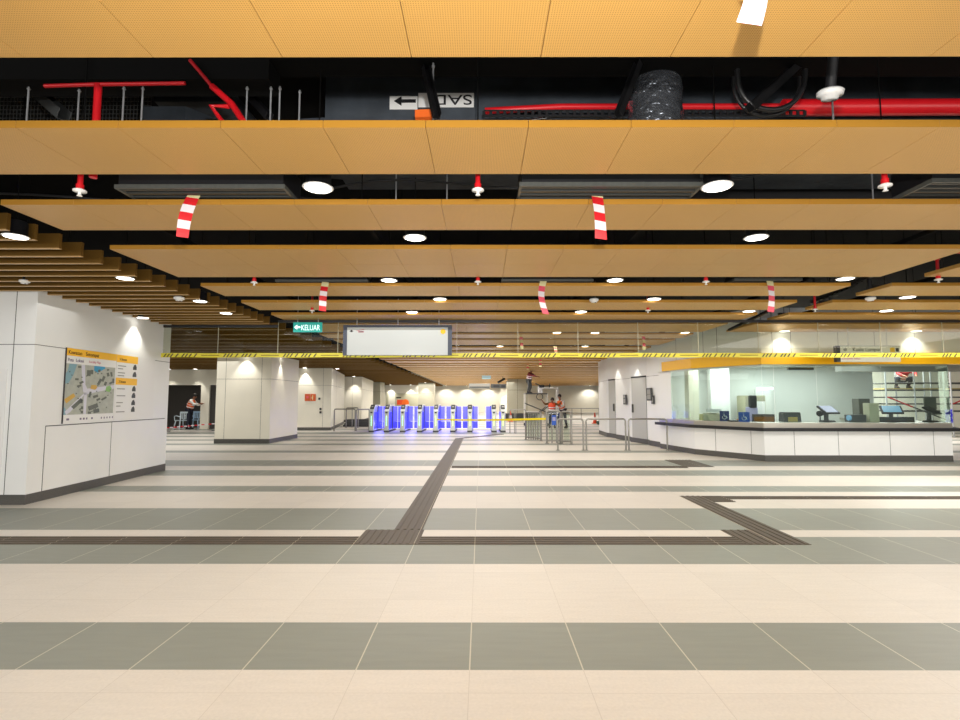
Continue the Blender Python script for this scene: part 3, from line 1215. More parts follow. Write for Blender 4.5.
# ------------------------------------------------------------------ downlights with their own lamps
def downlight_proto():
    root = empty('downlight', (0, 0, 0), 'x', 'ceiling light')
    mb = MB()
    mb.lathe([(.105, 0), (.112, .004), (.112, .012), (.098, .014), (.098, .15), (.085, .16), (.02, .165)], n=24)
    mb.build('housing', 'black', root)
    MB().cyl((0, 0, .16), (0, 0, 1.52), .005, n=6).build('suspension_rod', 'void', root)
    MB().lathe([(.112, -.001), (.118, .003), (.113, .006)], n=24).build('trim_ring', 'white', root)
    MB().lathe([(.098, -.004), (.06, -.010), (.01, -.012)], n=24).build('lens', 'lamp', root)
    return root


dl0 = downlight_proto()
dl_used = [False]


def downlight(x, y, z, label, energy=26, spot=80, group=None, blend=.6, s=1.0):
    if dl_used[0]:
        o = copy_tree(dl0)
    else:
        o = dl0
        dl_used[0] = True
    o.location = (x, y, z)
    o.scale = (s, s, s)
    tag(o, label, 'ceiling light', group)
    if energy:
        l = bpy.data.lights.new('downlight_lamp', 'SPOT')
        l.energy = energy
        l.spot_size = R(spot)
        l.spot_blend = blend
        l.shadow_soft_size = .06
        l.color = (1, 0.96, 0.88)
        lo = bpy.data.objects.new('downlight_lamp', l)
        lo.location = (x, y, z - .03)
        COL.objects.link(lo)
    return o


DZ = CZ + .03


def dl_at(px, py, label, **k):
    p = on(px, py, DZ)
    downlight(p.x, p.y, DZ, label, **k)


dl_at(318, 188, 'large glowing downlight left of centre in the gap behind the second plank', energy=60)
dl_at(717, 187, 'large glowing downlight right of centre in the gap behind the second plank', energy=60)
dl_at(415, 238, 'downlight left of centre in the gap behind the third plank', energy=40)
dl_at(756, 238, 'downlight right of centre in the gap behind the third plank', energy=40)
dl_at(389, 280.5, 'downlight left of the three in the gap behind the double plank', energy=30)
dl_at(615, 280.5, 'downlight middle of the three in the gap behind the double plank', energy=30)
dl_at(845, 279, 'rightmost of the three downlights in the gap behind the double plank', energy=30)
for px, lab in ((440, 'left'), (654, 'centre right')):
    dl_at(px, 299.3, 'small downlight %s in the gap before the seventh plank' % lab, energy=20)
dl_at(907, 297.5, 'downlight among the short planks above the ticket counter, nearer one', energy=20)
for px, py, lab in ((412, 312.3, 'left one of three'), (581, 312, 'middle one of three'), (749, 311.5, 'right one of three')):
    dl_at(px, py, 'small downlight in the gap before the eighth plank, %s' % lab, energy=20)
dl_at(886, 311, 'downlight among the short planks above the ticket counter, farther one', energy=20)
for px, py in ((557, 332.8), (595, 333), (685, 332.8), (436, 333), (500, 346.3), (585, 346.5), (420, 346.5)):
    dl_at(px, py, 'tiny downlight seen through the glass smoke barrier in the planks beyond', energy=16, group='downlights beyond the smoke barrier')
for k in range(8):
    for x in (-2.2, 1.4, 4.2):
        downlight(x, 19.3 + k * 4.9, DZ, 'tiny downlight seen through the glass smoke barrier in the planks beyond', energy=30 if k < 6 else 60, group='downlights beyond the smoke barrier')
# wall washing lamps between the brown blades
def bl_at(px, py, label, energy=26, spot=70, group=None, z=LZ + .0):
    p = on(px, py, z)
    downlight(p.x, p.y, z - .005, label, energy=energy, spot=spot, group=group, s=.9)


bl_at(15, 236, 'nearest big downlight hanging at the stepped edge of the brown blades', 30)
bl_at(125, 278, 'downlight in the brown blades above the white block, near the map', 26)
bl_at(200, 301, 'downlight at the stepped edge of the brown blades right of the map wall', 26)
bl_at(226, 313, 'last downlight in the brown blades before the glass smoke barrier', 26)
# the lamp washing the map wall
sp, _ = on_wall(131, 380)
for s_, lab in ((sp, 'downlight close to the white block, throwing the bright cone beside the map'),):
    p = B + uBC * s_ + nBC * .15
    downlight(p.x, p.y, LZ - .005, lab, energy=42, spot=96, blend=.5, s=.9)
A1 = on(214, 443.5)
B1 = on(269, 443.5)
xm = (A1.x * .45 + B1.x * .55)
downlight(xm, A1.y - .17, LZ - .005, 'downlight washing the front of the nearest white pillar', energy=60, spot=96, s=.9)
downlight(B1.x + .16, 18.2, LZ - .005, 'downlight washing the angled side of the nearest white pillar', energy=60, spot=60, s=.9)
downlight(P2[0].x + .9, P2[0].y - .17, LZ - .005, 'downlight washing the wall above the orange safety sign', energy=110, spot=80, s=.9)
downlight(P2[1].x + .12, P2[1].y + .5, LZ - .005, 'downlight on the corner right of the orange safety sign', energy=70, spot=60, s=.9)
downlight(-8.1, 33.6, LZ - .005, 'downlight above the third white pillar', energy=140, spot=84, s=.9)
downlight(-13.9, WY - .35, LZ - .005, 'right one of two downlights washing the wall above the dark recess', energy=80, spot=70, s=.9)
downlight(-15.2, WY - .35, LZ - .005, 'left one of two downlights washing the wall above the dark recess', energy=80, spot=70, s=.9)
for x in (-9.0, -7.0, -5.9):
    downlight(x, 52.6, LZ - .005, 'far downlight washing the poster wall behind the ticket gates', energy=200, spot=90, group='downlights of the poster wall', s=.9)
downlight(-4.8, 45.6, LZ - .005, 'far downlight on the beige pillar behind the gates', energy=200, spot=90, s=.9)
for p_, lab in (((4.55, 21.8), 'downlight washing the far corner of the white service wall'), ((4.78, 19.3), 'downlight washing the white wall between the service doors'), ((4.95, 17.6), 'downlight washing the nearer service door')):
    downlight(p_[0], p_[1], DZ, lab, energy=110, spot=60, blend=.35)
downlight(2.3, 43.6, 2.3, 'bright downlight over the nook right of the ticket gates', energy=300, spot=100)
for x in (5.5, 7.0):
    pass
for px, w in ((790, 'left'), (924, 'right')):
    x = (px - 481) / F * 12.1
    downlight(x, 12.235, CZ - .002, 'downlight close to the white wall over the yellow fascia, %s one' % w, energy=42, spot=120)
for x in (-4, -1.6, 0.8, 3.2, 12.4):
    downlight(x, 60.2, DZ, 'far downlight washing the end wall of the hall', energy=230, spot=140, group='end wall downlights')

# ------------------------------------------------------------------ ceiling devices
def sprinkler(px, py, label, group=None, drop=None, z=2.93):
    p = at(px, py, 0.0 + on(px, py, z).y)
    root = empty('sprinkler', (p.x, p.y, z), label, 'sprinkler', group)
    MB().cyl((0, 0, .055), (0, 0, .42), .019, n=10).cyl((0, 0, .05), (0, 0, .09), .026, n=10).build('drop_pipe', 'red', root)
    MB().cyl((0, 0, .42), (0, 0, 4.59 - z), .005, n=6).build('hanger', 'void', root)
    MB().lathe([(.012, 0), (.02, .003), (.012, .008), (.010, .03), (.045, .035), (.045, .045), (.02, .058)], n=14).build('sprinkler_head', 'white', root)
    return root


sprinkler(79, 196, 'red sprinkler drop with white head, top left, under the second gap')
sprinkler(478, 195.5, 'red sprinkler drop with white head at the middle of the second gap')
sprinkler(885, 191.5, 'red sprinkler drop with white head, top right, in the second gap')
sprinkler(254, 285.5, 'small red sprinkler below the double plank, left')
sprinkler(478, 285, 'small red sprinkler below the double plank, at the centre line')
sprinkler(706, 285, 'small red sprinkler below the double plank, right of centre')
sprinkler(312, 313, 'tiny sprinkler head above the exit sign')
sprinkler(648, 313, 'tiny pinkish sprinkler head above the left end of the ticket office wall')
sprinkler(815, 312, 'sprinkler head in the black gap left of the short planks')
s_ = sprinkler(938, 283, 'sprinkler fed by the red elbow pipe at the right edge')
MB().tube([(0, 0, .30), (0, 0, .38), (.04, 0, .42), (2.4, .25, .44)], .032, n=10).build('branch_pipe', 'red', s_)


def detector(px, py, label, z, stem=0.0, s=1.0, tilt=0):
    p = on(px, py, z)
    root = empty('smoke_detector', p, label, 'smoke detector')
    root.scale = (s, s, s)
    root.rotation_euler = (R(tilt), 0, 0)
    MB().lathe([(.02, -.05), (.045, -.048), (.05, -.03), (.07, -.026), (.075, 0), (.06, .012), (.03, .014)], n=20).build('detector_head', 'white', root)
    MB().lathe([(.012, -.056), (.012, -.05)], n=8, c=(.02, -.01, 0)).build('indicator', 'dgrey', root)
    if stem:
        MB().cyl((0, 0, .01), (0, 0, stem), .03, n=12).build('stem', 'black', root)
    MB().cyl((0, 0, .012), (0, 0, (4.59 - z) / s), .005, n=6).build('hanger', 'void', root)


detector(830, 92, 'white smoke detector on a black stem hanging in the top right gap', 3.30, stem=.5, s=1.0, tilt=12)
detector(594, 299.5, 'white dome detector in the gap right of centre', 3.03, stem=.3, s=1.0)
detector(870, 298, 'white dome detector among the short planks over the ticket counter', 3.02, stem=.3, s=1.0)
detector(179, 297.5, 'white dome detector under the brown blades', 2.93, stem=.2, s=1.0)
detector(24, 280.5, 'small pinkish-white detector under the brown blades above the white block', 2.93, stem=.2, s=.8)

# recessed linear diffusers in the gaps
def diffuser(px0, px1, py, depth, label, z=3.10):
    a, b = on(px0, py, z), on(px1, py, z)
    o = empty('air_diffuser', (a.x, a.y, z), label, 'air diffuser')
    w = b.x - a.x
    MB().box(0, w, 0, depth, 0, .22).build('plenum_box', 'black', o)
    fr = MB()
    fr.box(-.02, w + .02, -.02, .0, -.02, .012)
    fr.box(-.02, w + .02, depth, depth + .02, -.02, .012)
    fr.box(-.02, 0, 0, depth, -.02, .012)
    fr.box(w, w + .02, 0, depth, -.02, .012)
    fr.build('rim', 'diffuser', o)
    n = 5
    for i in range(n):
        MB().box(0, w, depth * (i + .25) / n, depth * (i + .6) / n, -.015, 0).build('slat', 'slat_dark', o)


diffuser(118, 283, 186.5, .40, 'long grey linear air diffuser in the second gap, left of the big downlight')
diffuser(522, 700, 184.5, .40, 'long grey linear air diffuser in the second gap, right of centre')
diffuser(932, 1080, 181, .40, 'grey linear air diffuser at the right edge of the second gap')
diffuser(277, 367, 280.5, .3, 'small grey linear diffuser below the double plank, left')
diffuser(503, 592, 280.0, .3, 'small grey linear diffuser below the double plank, centre')
diffuser(735, 800, 279.5, .3, 'small grey linear diffuser below the double plank, right')

# ------------------------------------------------------------------ services in the first gap
Y1 = 4.62
a, b = at(326, 73, Y1), at(980, 118, Y1)
d_ = empty('air_duct', (a.x, Y1, b.z - .3), 'large blanket-wrapped blue-black air duct across the top gap, marked SAD', 'air duct')
h_ = a.z - (b.z - .3)
w_ = 7.2
MB().prism_x([(0, 0), (.9, 0), (.9, h_ - .03), (.87, h_), (.03, h_), (0, h_ - .03)], 0.0, w_).build('duct_body', 'duct', d_)
MB().prism([(0, 0), (-.26, .02), (-.26, .8), (0, .86)], h_ * .12, h_ * .42).build('duct_taper', 'duct', d_)
lb0, lb1 = at(390, 95.5, Y1), at(474, 107.5, Y1)
lx, lz = lb0.x - a.x, lb1.z - (b.z - .3)
plw, plh = lb1.x - lb0.x, lb0.z - lb1.z + .02
MB().box(lx, lx + plw * .33, -.008, -.001, lz - .02, lz + plh - .03).build('arrow_label', 'white', d_)
MB().box(lx + plw * .34, lx + plw, -.008, -.001, lz, lz + plh).build('name_label', 'white', d_)
text('SAD', .135, 'black', d_, (lx + plw * .985, -.012, lz + plh - .022), (PI / 2, PI, 0), sx=1.5)
ar = MB()
xx, zz = lx + plw * .05, lz + plh * .42
ar.add([(xx, -.012, zz), (xx + .07, -.012, zz + .045), (xx + .07, -.012, zz + .016), (xx + .20, -.012, zz + .016), (xx + .20, -.012, zz - .016), (xx + .07, -.012, zz - .016), (xx + .07, -.012, zz - .045),
        (xx, -.009, zz), (xx + .07, -.009, zz + .045), (xx + .07, -.009, zz + .016), (xx + .20, -.009, zz + .016), (xx + .20, -.009, zz - .016), (xx + .07, -.009, zz - .016), (xx + .07, -.009, zz - .045)],
       [(0, 1, 2, 3, 4, 5, 6), (13, 12, 11, 10, 9, 8, 7)] + [(i, (i + 1) % 7, 7 + (i + 1) % 7, 7 + i) for i in range(7)])
ar.build('arrow', 'black', d_)

# crinkled round duct in front
a = at(632, 112, 4.2)
b = at(678, 112, 4.2)
rd = empty('flexible_duct', ((a.x + b.x) / 2, 4.2, 3.45), 'shiny crinkled black foil round duct hanging in the top gap right of centre', 'air duct')
r_ = (b.x - a.x) / 2 * 1.15
prof = []
for i in range(15):
    prof.append((r_ * (1 + .03 * math.sin(i * 2.1)), i * .07))
MB().lathe(prof, n=28).build('foil_sleeve', 'foil', rd)
st = MB()
st.cyl((-r_ - .12, -.12, .2), (-r_ + .10, -.16, .95), .018, n=8)
st.build('strut', 'black', rd)

# red pipes
def pipe(label, pts, r, m='red', name='sprinkler_pipe', clamps=()):
    root = empty(name, pts[0], label, 'pipe')
    o = Vector(pts[0])
    MB().tube([Vector(p) - o for p in pts], r, n=14).build('pipe_run', m, root)
    for c in clamps:
        c = Vector(c) - o
        MB().cyl(c - Vector((.03, 0, 0)), c + Vector((.03, 0, 0)), r * 1.25, n=14).cyl(c, c + Vector((0, 0, 4.6 - (o.z + c.z))), .006, n=6).build('hanger', 'rod' if m != 'red' else 'red_dull', root)
    return root


YP = 4.35
z0_ = at(700, 108, YP).z
pipe('thick red sprinkler main running along the right part of the top gap', [(at(782, 108, YP).x, YP, at(782, 108, YP).z), (3.0, YP, at(870, 108, YP).z), (5.2, YP, at(960, 107, YP).z)], .068)
pipe('thinner red pipe low in the top gap behind the foil duct', [(at(485, 111, 4.5).x, 4.5, at(485, 111, 4.5).z), (at(560, 107, 4.5).x, 4.5, at(560, 107, 4.5).z), (at(790, 107, 4.5).x, 4.5, at(790, 107, 4.5).z)], .028)
tr = empty('cable_tray', (at(484, 113, 4.3).x, 4.3, at(484, 113, 4.3).z), 'slotted black cable tray under the thin red pipe in the top gap', 'cable tray')
tw = at(805, 113, 4.3).x - at(484, 113, 4.3).x
mb = MB()
mb.box(0, tw, 0, .01, -.03, -.018).box(0, tw, 0, .01, .018, .03)
n_ = 46
for i in range(n_ + 1):
    mb.box(tw * i / n_ - .012, tw * i / n_ + .012, 0, .01, -.02, .02)
mb.build('side_rail', 'black', tr)
YL = 3.78
pa, pb_ = at(42, 84, YL), at(185, 83, YL)
vv = at(98, 84, YL)
rt = pipe('red tee pipe at the top left with a vertical drop', [(pa.x, YL + .02, pa.z), (vv.x, YL, vv.z), (pb_.x, YL, pb_.z)], .014)
MB().cyl(Vector((vv.x, YL, vv.z)) - Vector((pa.x, YL + .02, pa.z)), Vector((vv.x, YL, vv.z - .72)) - Vector((pa.x, YL + .02, pa.z)), .026, n=12).build('drop_pipe', 'red', rt)
u0, u1, u2 = at(212, 86, 3.8), at(232, 104, 3.76), at(243, 121, 3.72)
sl = pipe('short slanting red pipe with a branch in the top left gap', [u0, u1, u2], .024)
v0, v1 = at(211, 106, 3.76), at(229, 106, 3.76)
MB().tube([Vector(v1) - Vector(u0), Vector(v0) - Vector(u0), Vector(at(222, 121, 3.74)) - Vector(u0)], .018, n=10).build('branch_pipe', 'red', sl)
pipe('dark red pipe high in the top left gap', [at(190, 60, 3.8), at(211, 85, 3.8)], .014, m='red_dull')

struct(MB().box(-9, -1.62, 3.85, 4.08, 3.86, 4.6).box(-1.62, 9, 3.85, 4.08, 4.02, 4.6).build('trim_16', 'void'))
# threaded rods hanging in the gaps
for px, py1, Y, zt2 in ((26, 121, 3.95, 3.86), (122, 121, 3.95, 3.86), (141, 121, 3.95, 3.86), (270, 121, 3.95, 3.86), (279, 121, 3.95, 3.86), (246, 121, 3.95, 3.86), (77, 121, 3.98, 3.86), (299, 121, 4.0, 3.86), (833, 121, 3.9, 4.02), (433, 121, 3.9, 4.02),
                       (447, 204, 4.9, 4.6), (873, 204, 4.9, 4.6), (396, 204, 5.1, 4.6)):
    a = at(px, py1, Y)
    t = Vector((a.x, Y, zt2 + .002))
    o = MB().cyl((0, 0, 0), (0, 0, t.z - a.z), .007, n=8).cyl((0, 0, (t.z - a.z) * .92), (0, 0, (t.z - a.z) * .95), .013, n=6).build('threaded_rod', 'rod', loc=(a.x, Y, a.z))
    tag(o, 'thin bare threaded rod hanging in the dark gap between tan planks', 'hanger rod', 'threaded rods in the ceiling gaps')

# black struts across the gap
def strut(px0, py0, Y0, px1, py1, Y1_, w, label, m='black'):
    a, b = at(px0, py0, Y0), at(px1, py1, Y1_)
    root = empty('strut_channel', a, label, 'ceiling strut')
    d = Vector(b) - Vector(a)
    L_ = d.length
    q = d.to_track_quat('X', 'Z').to_matrix().to_4x4()
    mb = MB()
    mb.box(0, L_, -w / 2, w / 2, 0, .004, mx=q)
    mb.box(0, L_, -w / 2, -w / 2 + .004, 0, w, mx=q)
    mb.box(0, L_, w / 2 - .004, w / 2, 0, w, mx=q)
    n = max(2, int(L_ / .1))
    for i in range(n):
        mb.box(L_ * (i + .3) / n, L_ * (i + .6) / n, -w * .2, w * .2, -.003, 0, 1, mx=q)
    mb.build('channel', [m, 'void'], root)


strut(424, 66, 4.0, 436, 119, 3.7, .055, 'black slotted channel in front of the SAD label', 'rubber')
strut(640, 66, 3.9, 620, 118, 3.7, .05, 'black slotted channel left of the foil duct', 'rubber')
strut(800, 68, 4.0, 752, 112, 3.7, .06, 'slanting black channel behind the cable loop', 'rubber')
strut(0, 66, 5.0, 62, 120, 4.3, .09, 'long grey-black channel slanting across the top left gap', 'dgrey')
strut(222, 70, 5.0, 268, 120, 4.3, .06, 'ladder-like dark channel left of the duct in the top gap', 'black')
strut(905, 262, 7.6, 812, 304, 9.4, .06, 'dark channel along the black gap beside the short planks', 'rubber')
strut(788, 303, 9.6, 729, 331, 12.1, .05, 'black bracket end of the channel at the ticket office wall', 'rubber')

# cable loop
pts = []
for i in range(25):
    t = PI * i / 24
    cx = 772
    pts.append(at(cx - 33 * math.cos(t) - (2 if i < 12 else 0), 70 + 40 * math.sin(t) ** .8, 3.75))
o = MB().tube(pts, .019, n=10).build('hanging_cable', 'rubber')
tag(o, 'thick black cable drooping in a U-shaped loop in the top right gap', 'cable')
pts = [p + Vector((.03, .12, .02)) for p in pts]
o = MB().tube(pts, .014, n=8).build('hanging_cable', 'rubber')
tag(o, 'thinner black cable loop just behind the thick one', 'cable')

# wire mesh basket at top left
mb = MB()
a, b = at(-5, 72, 5.0), at(150, 122, 5.0)
nx, nz = 46, 12
for i in range(nx + 1):
    x = a.x + (b.x - a.x) * i / nx
    mb.box(x - .0025, x + .0025, 5.0, 5.004, b.z, a.z)
for i in range(nz + 1):
    z = b.z + (a.z - b.z) * i / nz
    mb.box(a.x, b.x, 4.996, 5.0, z - .0025, z + .0025)
o = mb.build('mesh_screen', 'dgrey')
tag(o, 'dark wire mesh screen in the top left gap behind the red tee pipe', 'mesh')
# grey duct elbow
a, b = at(143, 105, 4.9), at(195, 124, 4.9)
o = MB().prism_x([(0, 0), (.5, 0), (.5, .3), (0, .3)], 0, b.x - a.x - .1).prism([(b.x - a.x - .1, 0), (b.x - a.x + .1, .25), (b.x - a.x + .1, .5), (b.x - a.x - .1, .5)], 0, .3).build('duct_box', 'duct', loc=(a.x, 4.9, b.z - .12))
tag(o, 'small blue-grey duct box low in the top left gap', 'air duct')
a, b = at(155, 84, 5.2), at(232, 106, 5.2)
o = MB().prism_x([(0, .05), (.6, 0), (.6, .3), (0, .28)], 0, b.x - a.x).build('duct_box', 'duct', loc=(a.x, 5.2, b.z))
tag(o, 'dull dark duct behind the slanting red pipe at top left', 'air duct')
# orange rag with a pink tag
a = at(415, 117, 4.0)
ob = MB().prism([(0, 0), (.13, -.01), (.14, .05), (.06, .07), (0, .05)], 0, .06).build('cable_bundle', 'orange', loc=(a.x, 4.0, a.z))
tag(ob, 'short orange bundle lying low in the top gap under the SAD label', 'bundle')
# second gap FAD label on a dark duct
a = at(740, 179, 5.6)
fd = empty('air_duct', (a.x - .2, 5.6, a.z - .35), 'dark duct behind the second gap with an outlined FAD label', 'air duct')
MB().box(-.9, 2.2, 0, .5, 0, .5).build('duct_body', 'rubber', fd)
MB().box(.18, .80, -.006, -.001, .34, .44).build('name_label', 'dgrey', fd)
text('FAD', .09, 'beige', fd, (.40, -.010, .355), FRONT)

# conduits and cable bundles filling the dark gaps
rr_ = random.Random(11)
for k in range(9):
    Y = 4.2 + k * .22
    pts = []
    z = 3.35 + rr_.random() * .5
    x0 = rr_.uniform(-6, 3)
    for i in range(12):
        pts.append((x0 + i * .35, Y + .05 * math.sin(i * 1.3 + k), z + .05 * math.sin(i * .8 + k * 2)))
    o = MB().tube(pts, .012, n=6).build('cable_run', 'rubber')
    tag(o, 'thin black cable snaking in the dark space above the planks', 'cable', 'cables above the planks')

# ------------------------------------------------------------------ glass smoke barrier with its warning tape
YB = 10.50
zb_ = at(481, 356.6, YB).z
xL, xR = -6.36, 11.3
sb_ = empty('smoke_barrier', (xL, YB, zb_), 'frameless glass smoke barrier hanging across the hall above the yellow tape', 'glass barrier')
joints = [xL] + [at(px, 340, YB).x for px in (218, 278, 338, 398, 457, 518, 578, 638, 698, 758, 818, 880, 942, 1000)] + [xR]
Hb = CZ - zb_ - .002
HL = LZ - zb_ - .002
for i in range(len(joints) - 1):
    a, b = joints[i] - xL + .006, joints[i + 1] - xL - .006
    hh_ = HL if joints[i] < -4.2 else Hb
    MB().box(a, b, -.006, .006, 0.0, hh_).build('glass_pane', 'glass_clear', sb_)
    MB().box(a - .006, b + .006, -.02, .02, hh_ - .05, hh_).build('head_clamp', 'black', sb_)
    if i:
        MB().box(a - .010, a - .002, -.008, .008, 0.0, hh_).build('edge_seal', 'beige', sb_)
tp = empty('warning_tape', (xL, YB - .012, zb_), 'long yellow tape with black slanted strokes along the bottom edge of the glass smoke barrier', 'tape')
W_ = xR - xL + .1
mb = MB()
n = 80
hh = .085
vs = []
for i in range(n + 1):
    x = -.08 + W_ * i / n
    w = .004 * math.sin(i * .9)
    for yy_, zz_ in ((0, -.018 + w), (0, hh - .018 + w), (.002, hh - .018 + w), (.002, -.018 + w)):
        vs.append((x, yy_, zz_ + .002))
fs = []
for i in range(n):
    for k in range(4):
        fs.append((i * 4 + k, i * 4 + (k + 1) % 4, (i + 1) * 4 + (k + 1) % 4, (i + 1) * 4 + k))
mb.add(vs, fs)
mb.build('ribbon', 'tape_yellow', tp)
ps = MB()
per = 60 * YB / F
x = .02
while x < W_ - .4:
    for dx in (0, .07, .14, .25, .38, .45, .53, .64):
        xx = x + dx * .95
        ps.add([(xx, -.0045, -.008), (xx + .026, -.0045, -.008), (xx + .076, -.0045, .06), (xx + .05, -.0045, .06), (xx, -.001, -.008), (xx + .026, -.001, -.008), (xx + .076, -.001, .06), (xx + .05, -.001, .06)],
               [(0, 1, 2, 3), (7, 6, 5, 4), (0, 4, 5, 1), (1, 5, 6, 2), (2, 6, 7, 3), (3, 7, 4, 0)])
    ps.box(x + .76, x + 1.12, -.0045, -.001, .020, .032, 1)
    x += per
o_ = ps.build('printed_strokes', ['ink', 'ink_brown'], tp)
tag(o_, None, None, None, 'stuff')
tag(o_, 'black slanted printed strokes')

# ------------------------------------------------------------------ hanging signs
YS = 10.25
a, b = at(343.5, 355.2, YS), at(452, 325.5, YS)
sg = empty('hanging_sign', (a.x, YS, a.z), 'big blank pale grey sign board with dark navy end frames', 'sign')
w_, h_ = b.x - a.x, b.z - a.z
MB().box(.075, w_ - .075, -.05, .05, .0, h_ - .045).build('sign_face', 'sign_face', sg)
MB().box(0, .075, -.06, .06, .0, h_).build('end_frame', 'frame_navy', sg)
MB().box(w_ - .075, w_, -.06, .06, .0, h_).build('end_frame', 'frame_navy', sg)
MB().box(.075, w_ - .075, -.06, .06, h_ - .045, h_).build('top_frame', 'frame_navy', sg)
for fx in (.12, .5, .88):
    MB().cyl((w_ * fx, 0, h_), (w_ * fx, 0, 3.4 - a.z), .007, n=8).build('hanger', 'rod', sg)
# small printed marks: a round pictogram with a dot, a red-black emblem, a yellow roundel
MB().cyl((.16, -.0505, h_ - .115), (.16, -.053, h_ - .115), .022, n=16).box(.125, .195, -.053, -.0505, h_ - .125, h_ - .117).build('pictogram', 'ink', sg)
MB().prism_x([(-.0505, 0), (-.053, 0), (-.053, .03), (-.0505, .03)], .29, .40).build('emblem', 'ink_pink', sg, loc=(0, 0, h_ - .145))
mb = MB()
for i in range(4):
    mb.box(.30 + i * .025, .318 + i * .025, -.0545, -.053, h_ - .142, h_ - .118)
mb.build('emblem_mark', 'ink', sg)
mb = MB()
for i in range(6):
    mb.box(.26 + i * .026, .278 + i * .026, -.0535, -.0505, h_ - .112 + i * .005, h_ - .103 + i * .005)
mb.build('emblem_swoosh', 'red_dull', sg)
MB().lathe([(.05, 0), (.05, .004)], n=24).build('yellow_roundel', 'sign_yellow', sg, loc=(w_ - .17, -.0545, h_ - .125)).rotation_euler = (PI / 2, 0, 0)
MB().box(w_ - .185, w_ - .155, -.061, -.058, h_ - .15, h_ - .10).build('roundel_mark', 'sign_yellow', sg)

a, b = at(293, 332, YS), at(322, 322.3, YS)
ex = empty('exit_sign', (a.x, YS, a.z), 'small teal-green lit exit sign reading KELUAR with a left arrow', 'exit sign')
w_, h_ = b.x - a.x, b.z - a.z
MB().box(0, w_, 0, .04, 0, h_).build('sign_body', 'exit_green', ex, bevel=.004)
text('KELUAR', .155, 'exit_white', ex, (.155, -.003, .035), FRONT, sx=.66)
mb = MB()
zc = h_ / 2
mb.add([(.02, -.003, zc), (.08, -.003, zc + .05), (.08, -.003, zc + .018), (.14, -.003, zc + .018), (.14, -.003, zc - .018), (.08, -.003, zc - .018), (.08, -.003, zc - .05),
        (.02, 0, zc), (.08, 0, zc + .05), (.08, 0, zc + .018), (.14, 0, zc + .018), (.14, 0, zc - .018), (.08, 0, zc - .018), (.08, 0, zc - .05)],
       [(0, 1, 2, 3, 4, 5, 6), (13, 12, 11, 10, 9, 8, 7)] + [(i, (i + 1) % 7, 7 + (i + 1) % 7, 7 + i) for i in range(7)])
mb.build('arrow', 'exit_white', ex)
for x in (.08, w_ - .08):
    MB().cyl((x, .02, h_), (x, .02, 3.5 - a.z), .006, n=8).build('hanger', 'rod', ex)

YG = 11.55
a, b = at(835, 362, YG), at(898, 346, YG)
sg = empty('hanging_sign', (a.x, YG, a.z), 'two-row white direction sign hanging before the yellow fascia, dark at its left end', 'sign')
w_, h_ = b.x - a.x, b.z - a.z
MB().box(.08, w_, -.04, .04, 0, h_).build('sign_face', 'offwhite', sg)
MB().box(0, .09, -.045, .045, 0, h_).build('end_frame', 'ink', sg)
MB().box(.09, w_, -.045, .045, h_ - .012, h_).build('top_frame', 'dgrey', sg)
text('Kuala Lumpur', .11, 'ink', sg, (.36, -.043, h_ - .12), FRONT)
text('Lumpur', .11, 'ink', sg, (.52, -.043, .12), FRONT)
text('Kompleks Sukan', .06, 'ink_pink', sg, (.12, -.043, .05), FRONT)
MB().lathe([(.04, 0), (.04, .003)], n=20).build('pictogram', 'grey', sg, loc=(.2, -.041, h_ - .085)).rotation_euler = (PI / 2, 0, 0)
MB().box(w_ - .22, w_ - .12, -.043, -.041, h_ - .14, h_ - .04).build('yellow_square', 'sign_yellow', sg)
MB().box(w_ - .10, w_ - .03, -.043, -.041, h_ - .13, h_ - .05).build('exit_mark', 'ink', sg)
for x in (.3, w_ - .25):
    MB().cyl((x, 0, h_), (x, 0, CZ + .3 - a.z), .007, n=8).build('hanger', 'rod', sg)

# ------------------------------------------------------------------ red and white tape strips hanging from the planks
def tape_strip(px0, py0, px1, py1, Y, wpx, label, bands=6, first='masking', cols=('tape_red', 'tape_white'), bend=0.0, group=None):
    a, b = at(px0, py0, Y), at(px1, py1, Y - .06)
    w = wpx * Y / F
    n = bands * 3
    vs, fs, mi = [], [], []
    d = b - a
    for i in range(n + 1):
        t = i / n
        p = a + d * t + Vector((bend * math.sin(PI * t), -.04 * math.sin(PI * t), 0))
        tw = .25 * math.sin(t * 3)
        s = Vector((math.cos(tw), math.sin(tw), -.12)) * (w / 2)
        for q in (p - s, p + s, p + s + Vector((0, .0012, 0)), p - s + Vector((0, .0012, 0))):
            vs.append(tuple(q - a))
    mb = MB()
    mb.v = vs
    for i in range(n):
        for k in range(4):
            mb.f.append([i * 4 + k, i * 4 + (k + 1) % 4, (i + 1) * 4 + (k + 1) % 4, (i + 1) * 4 + k])
            mb.mi.append(2 if i < 3 else (i // 3) % 2)
            mb.sm.append(False)
    o = mb.build('tape_strip', [cols[1], cols[0], first], loc=a)
    tag(o, label, 'tape', group)
    c = MB().cyl((0, .004, -.01), (0, .004, CZ + .03 - a.z + .02), .003, n=6).cyl((0, .004, CZ + .03 - a.z), (0, .09, CZ + .03 - a.z), .003, n=6).build('string', 'black', o)
    return o


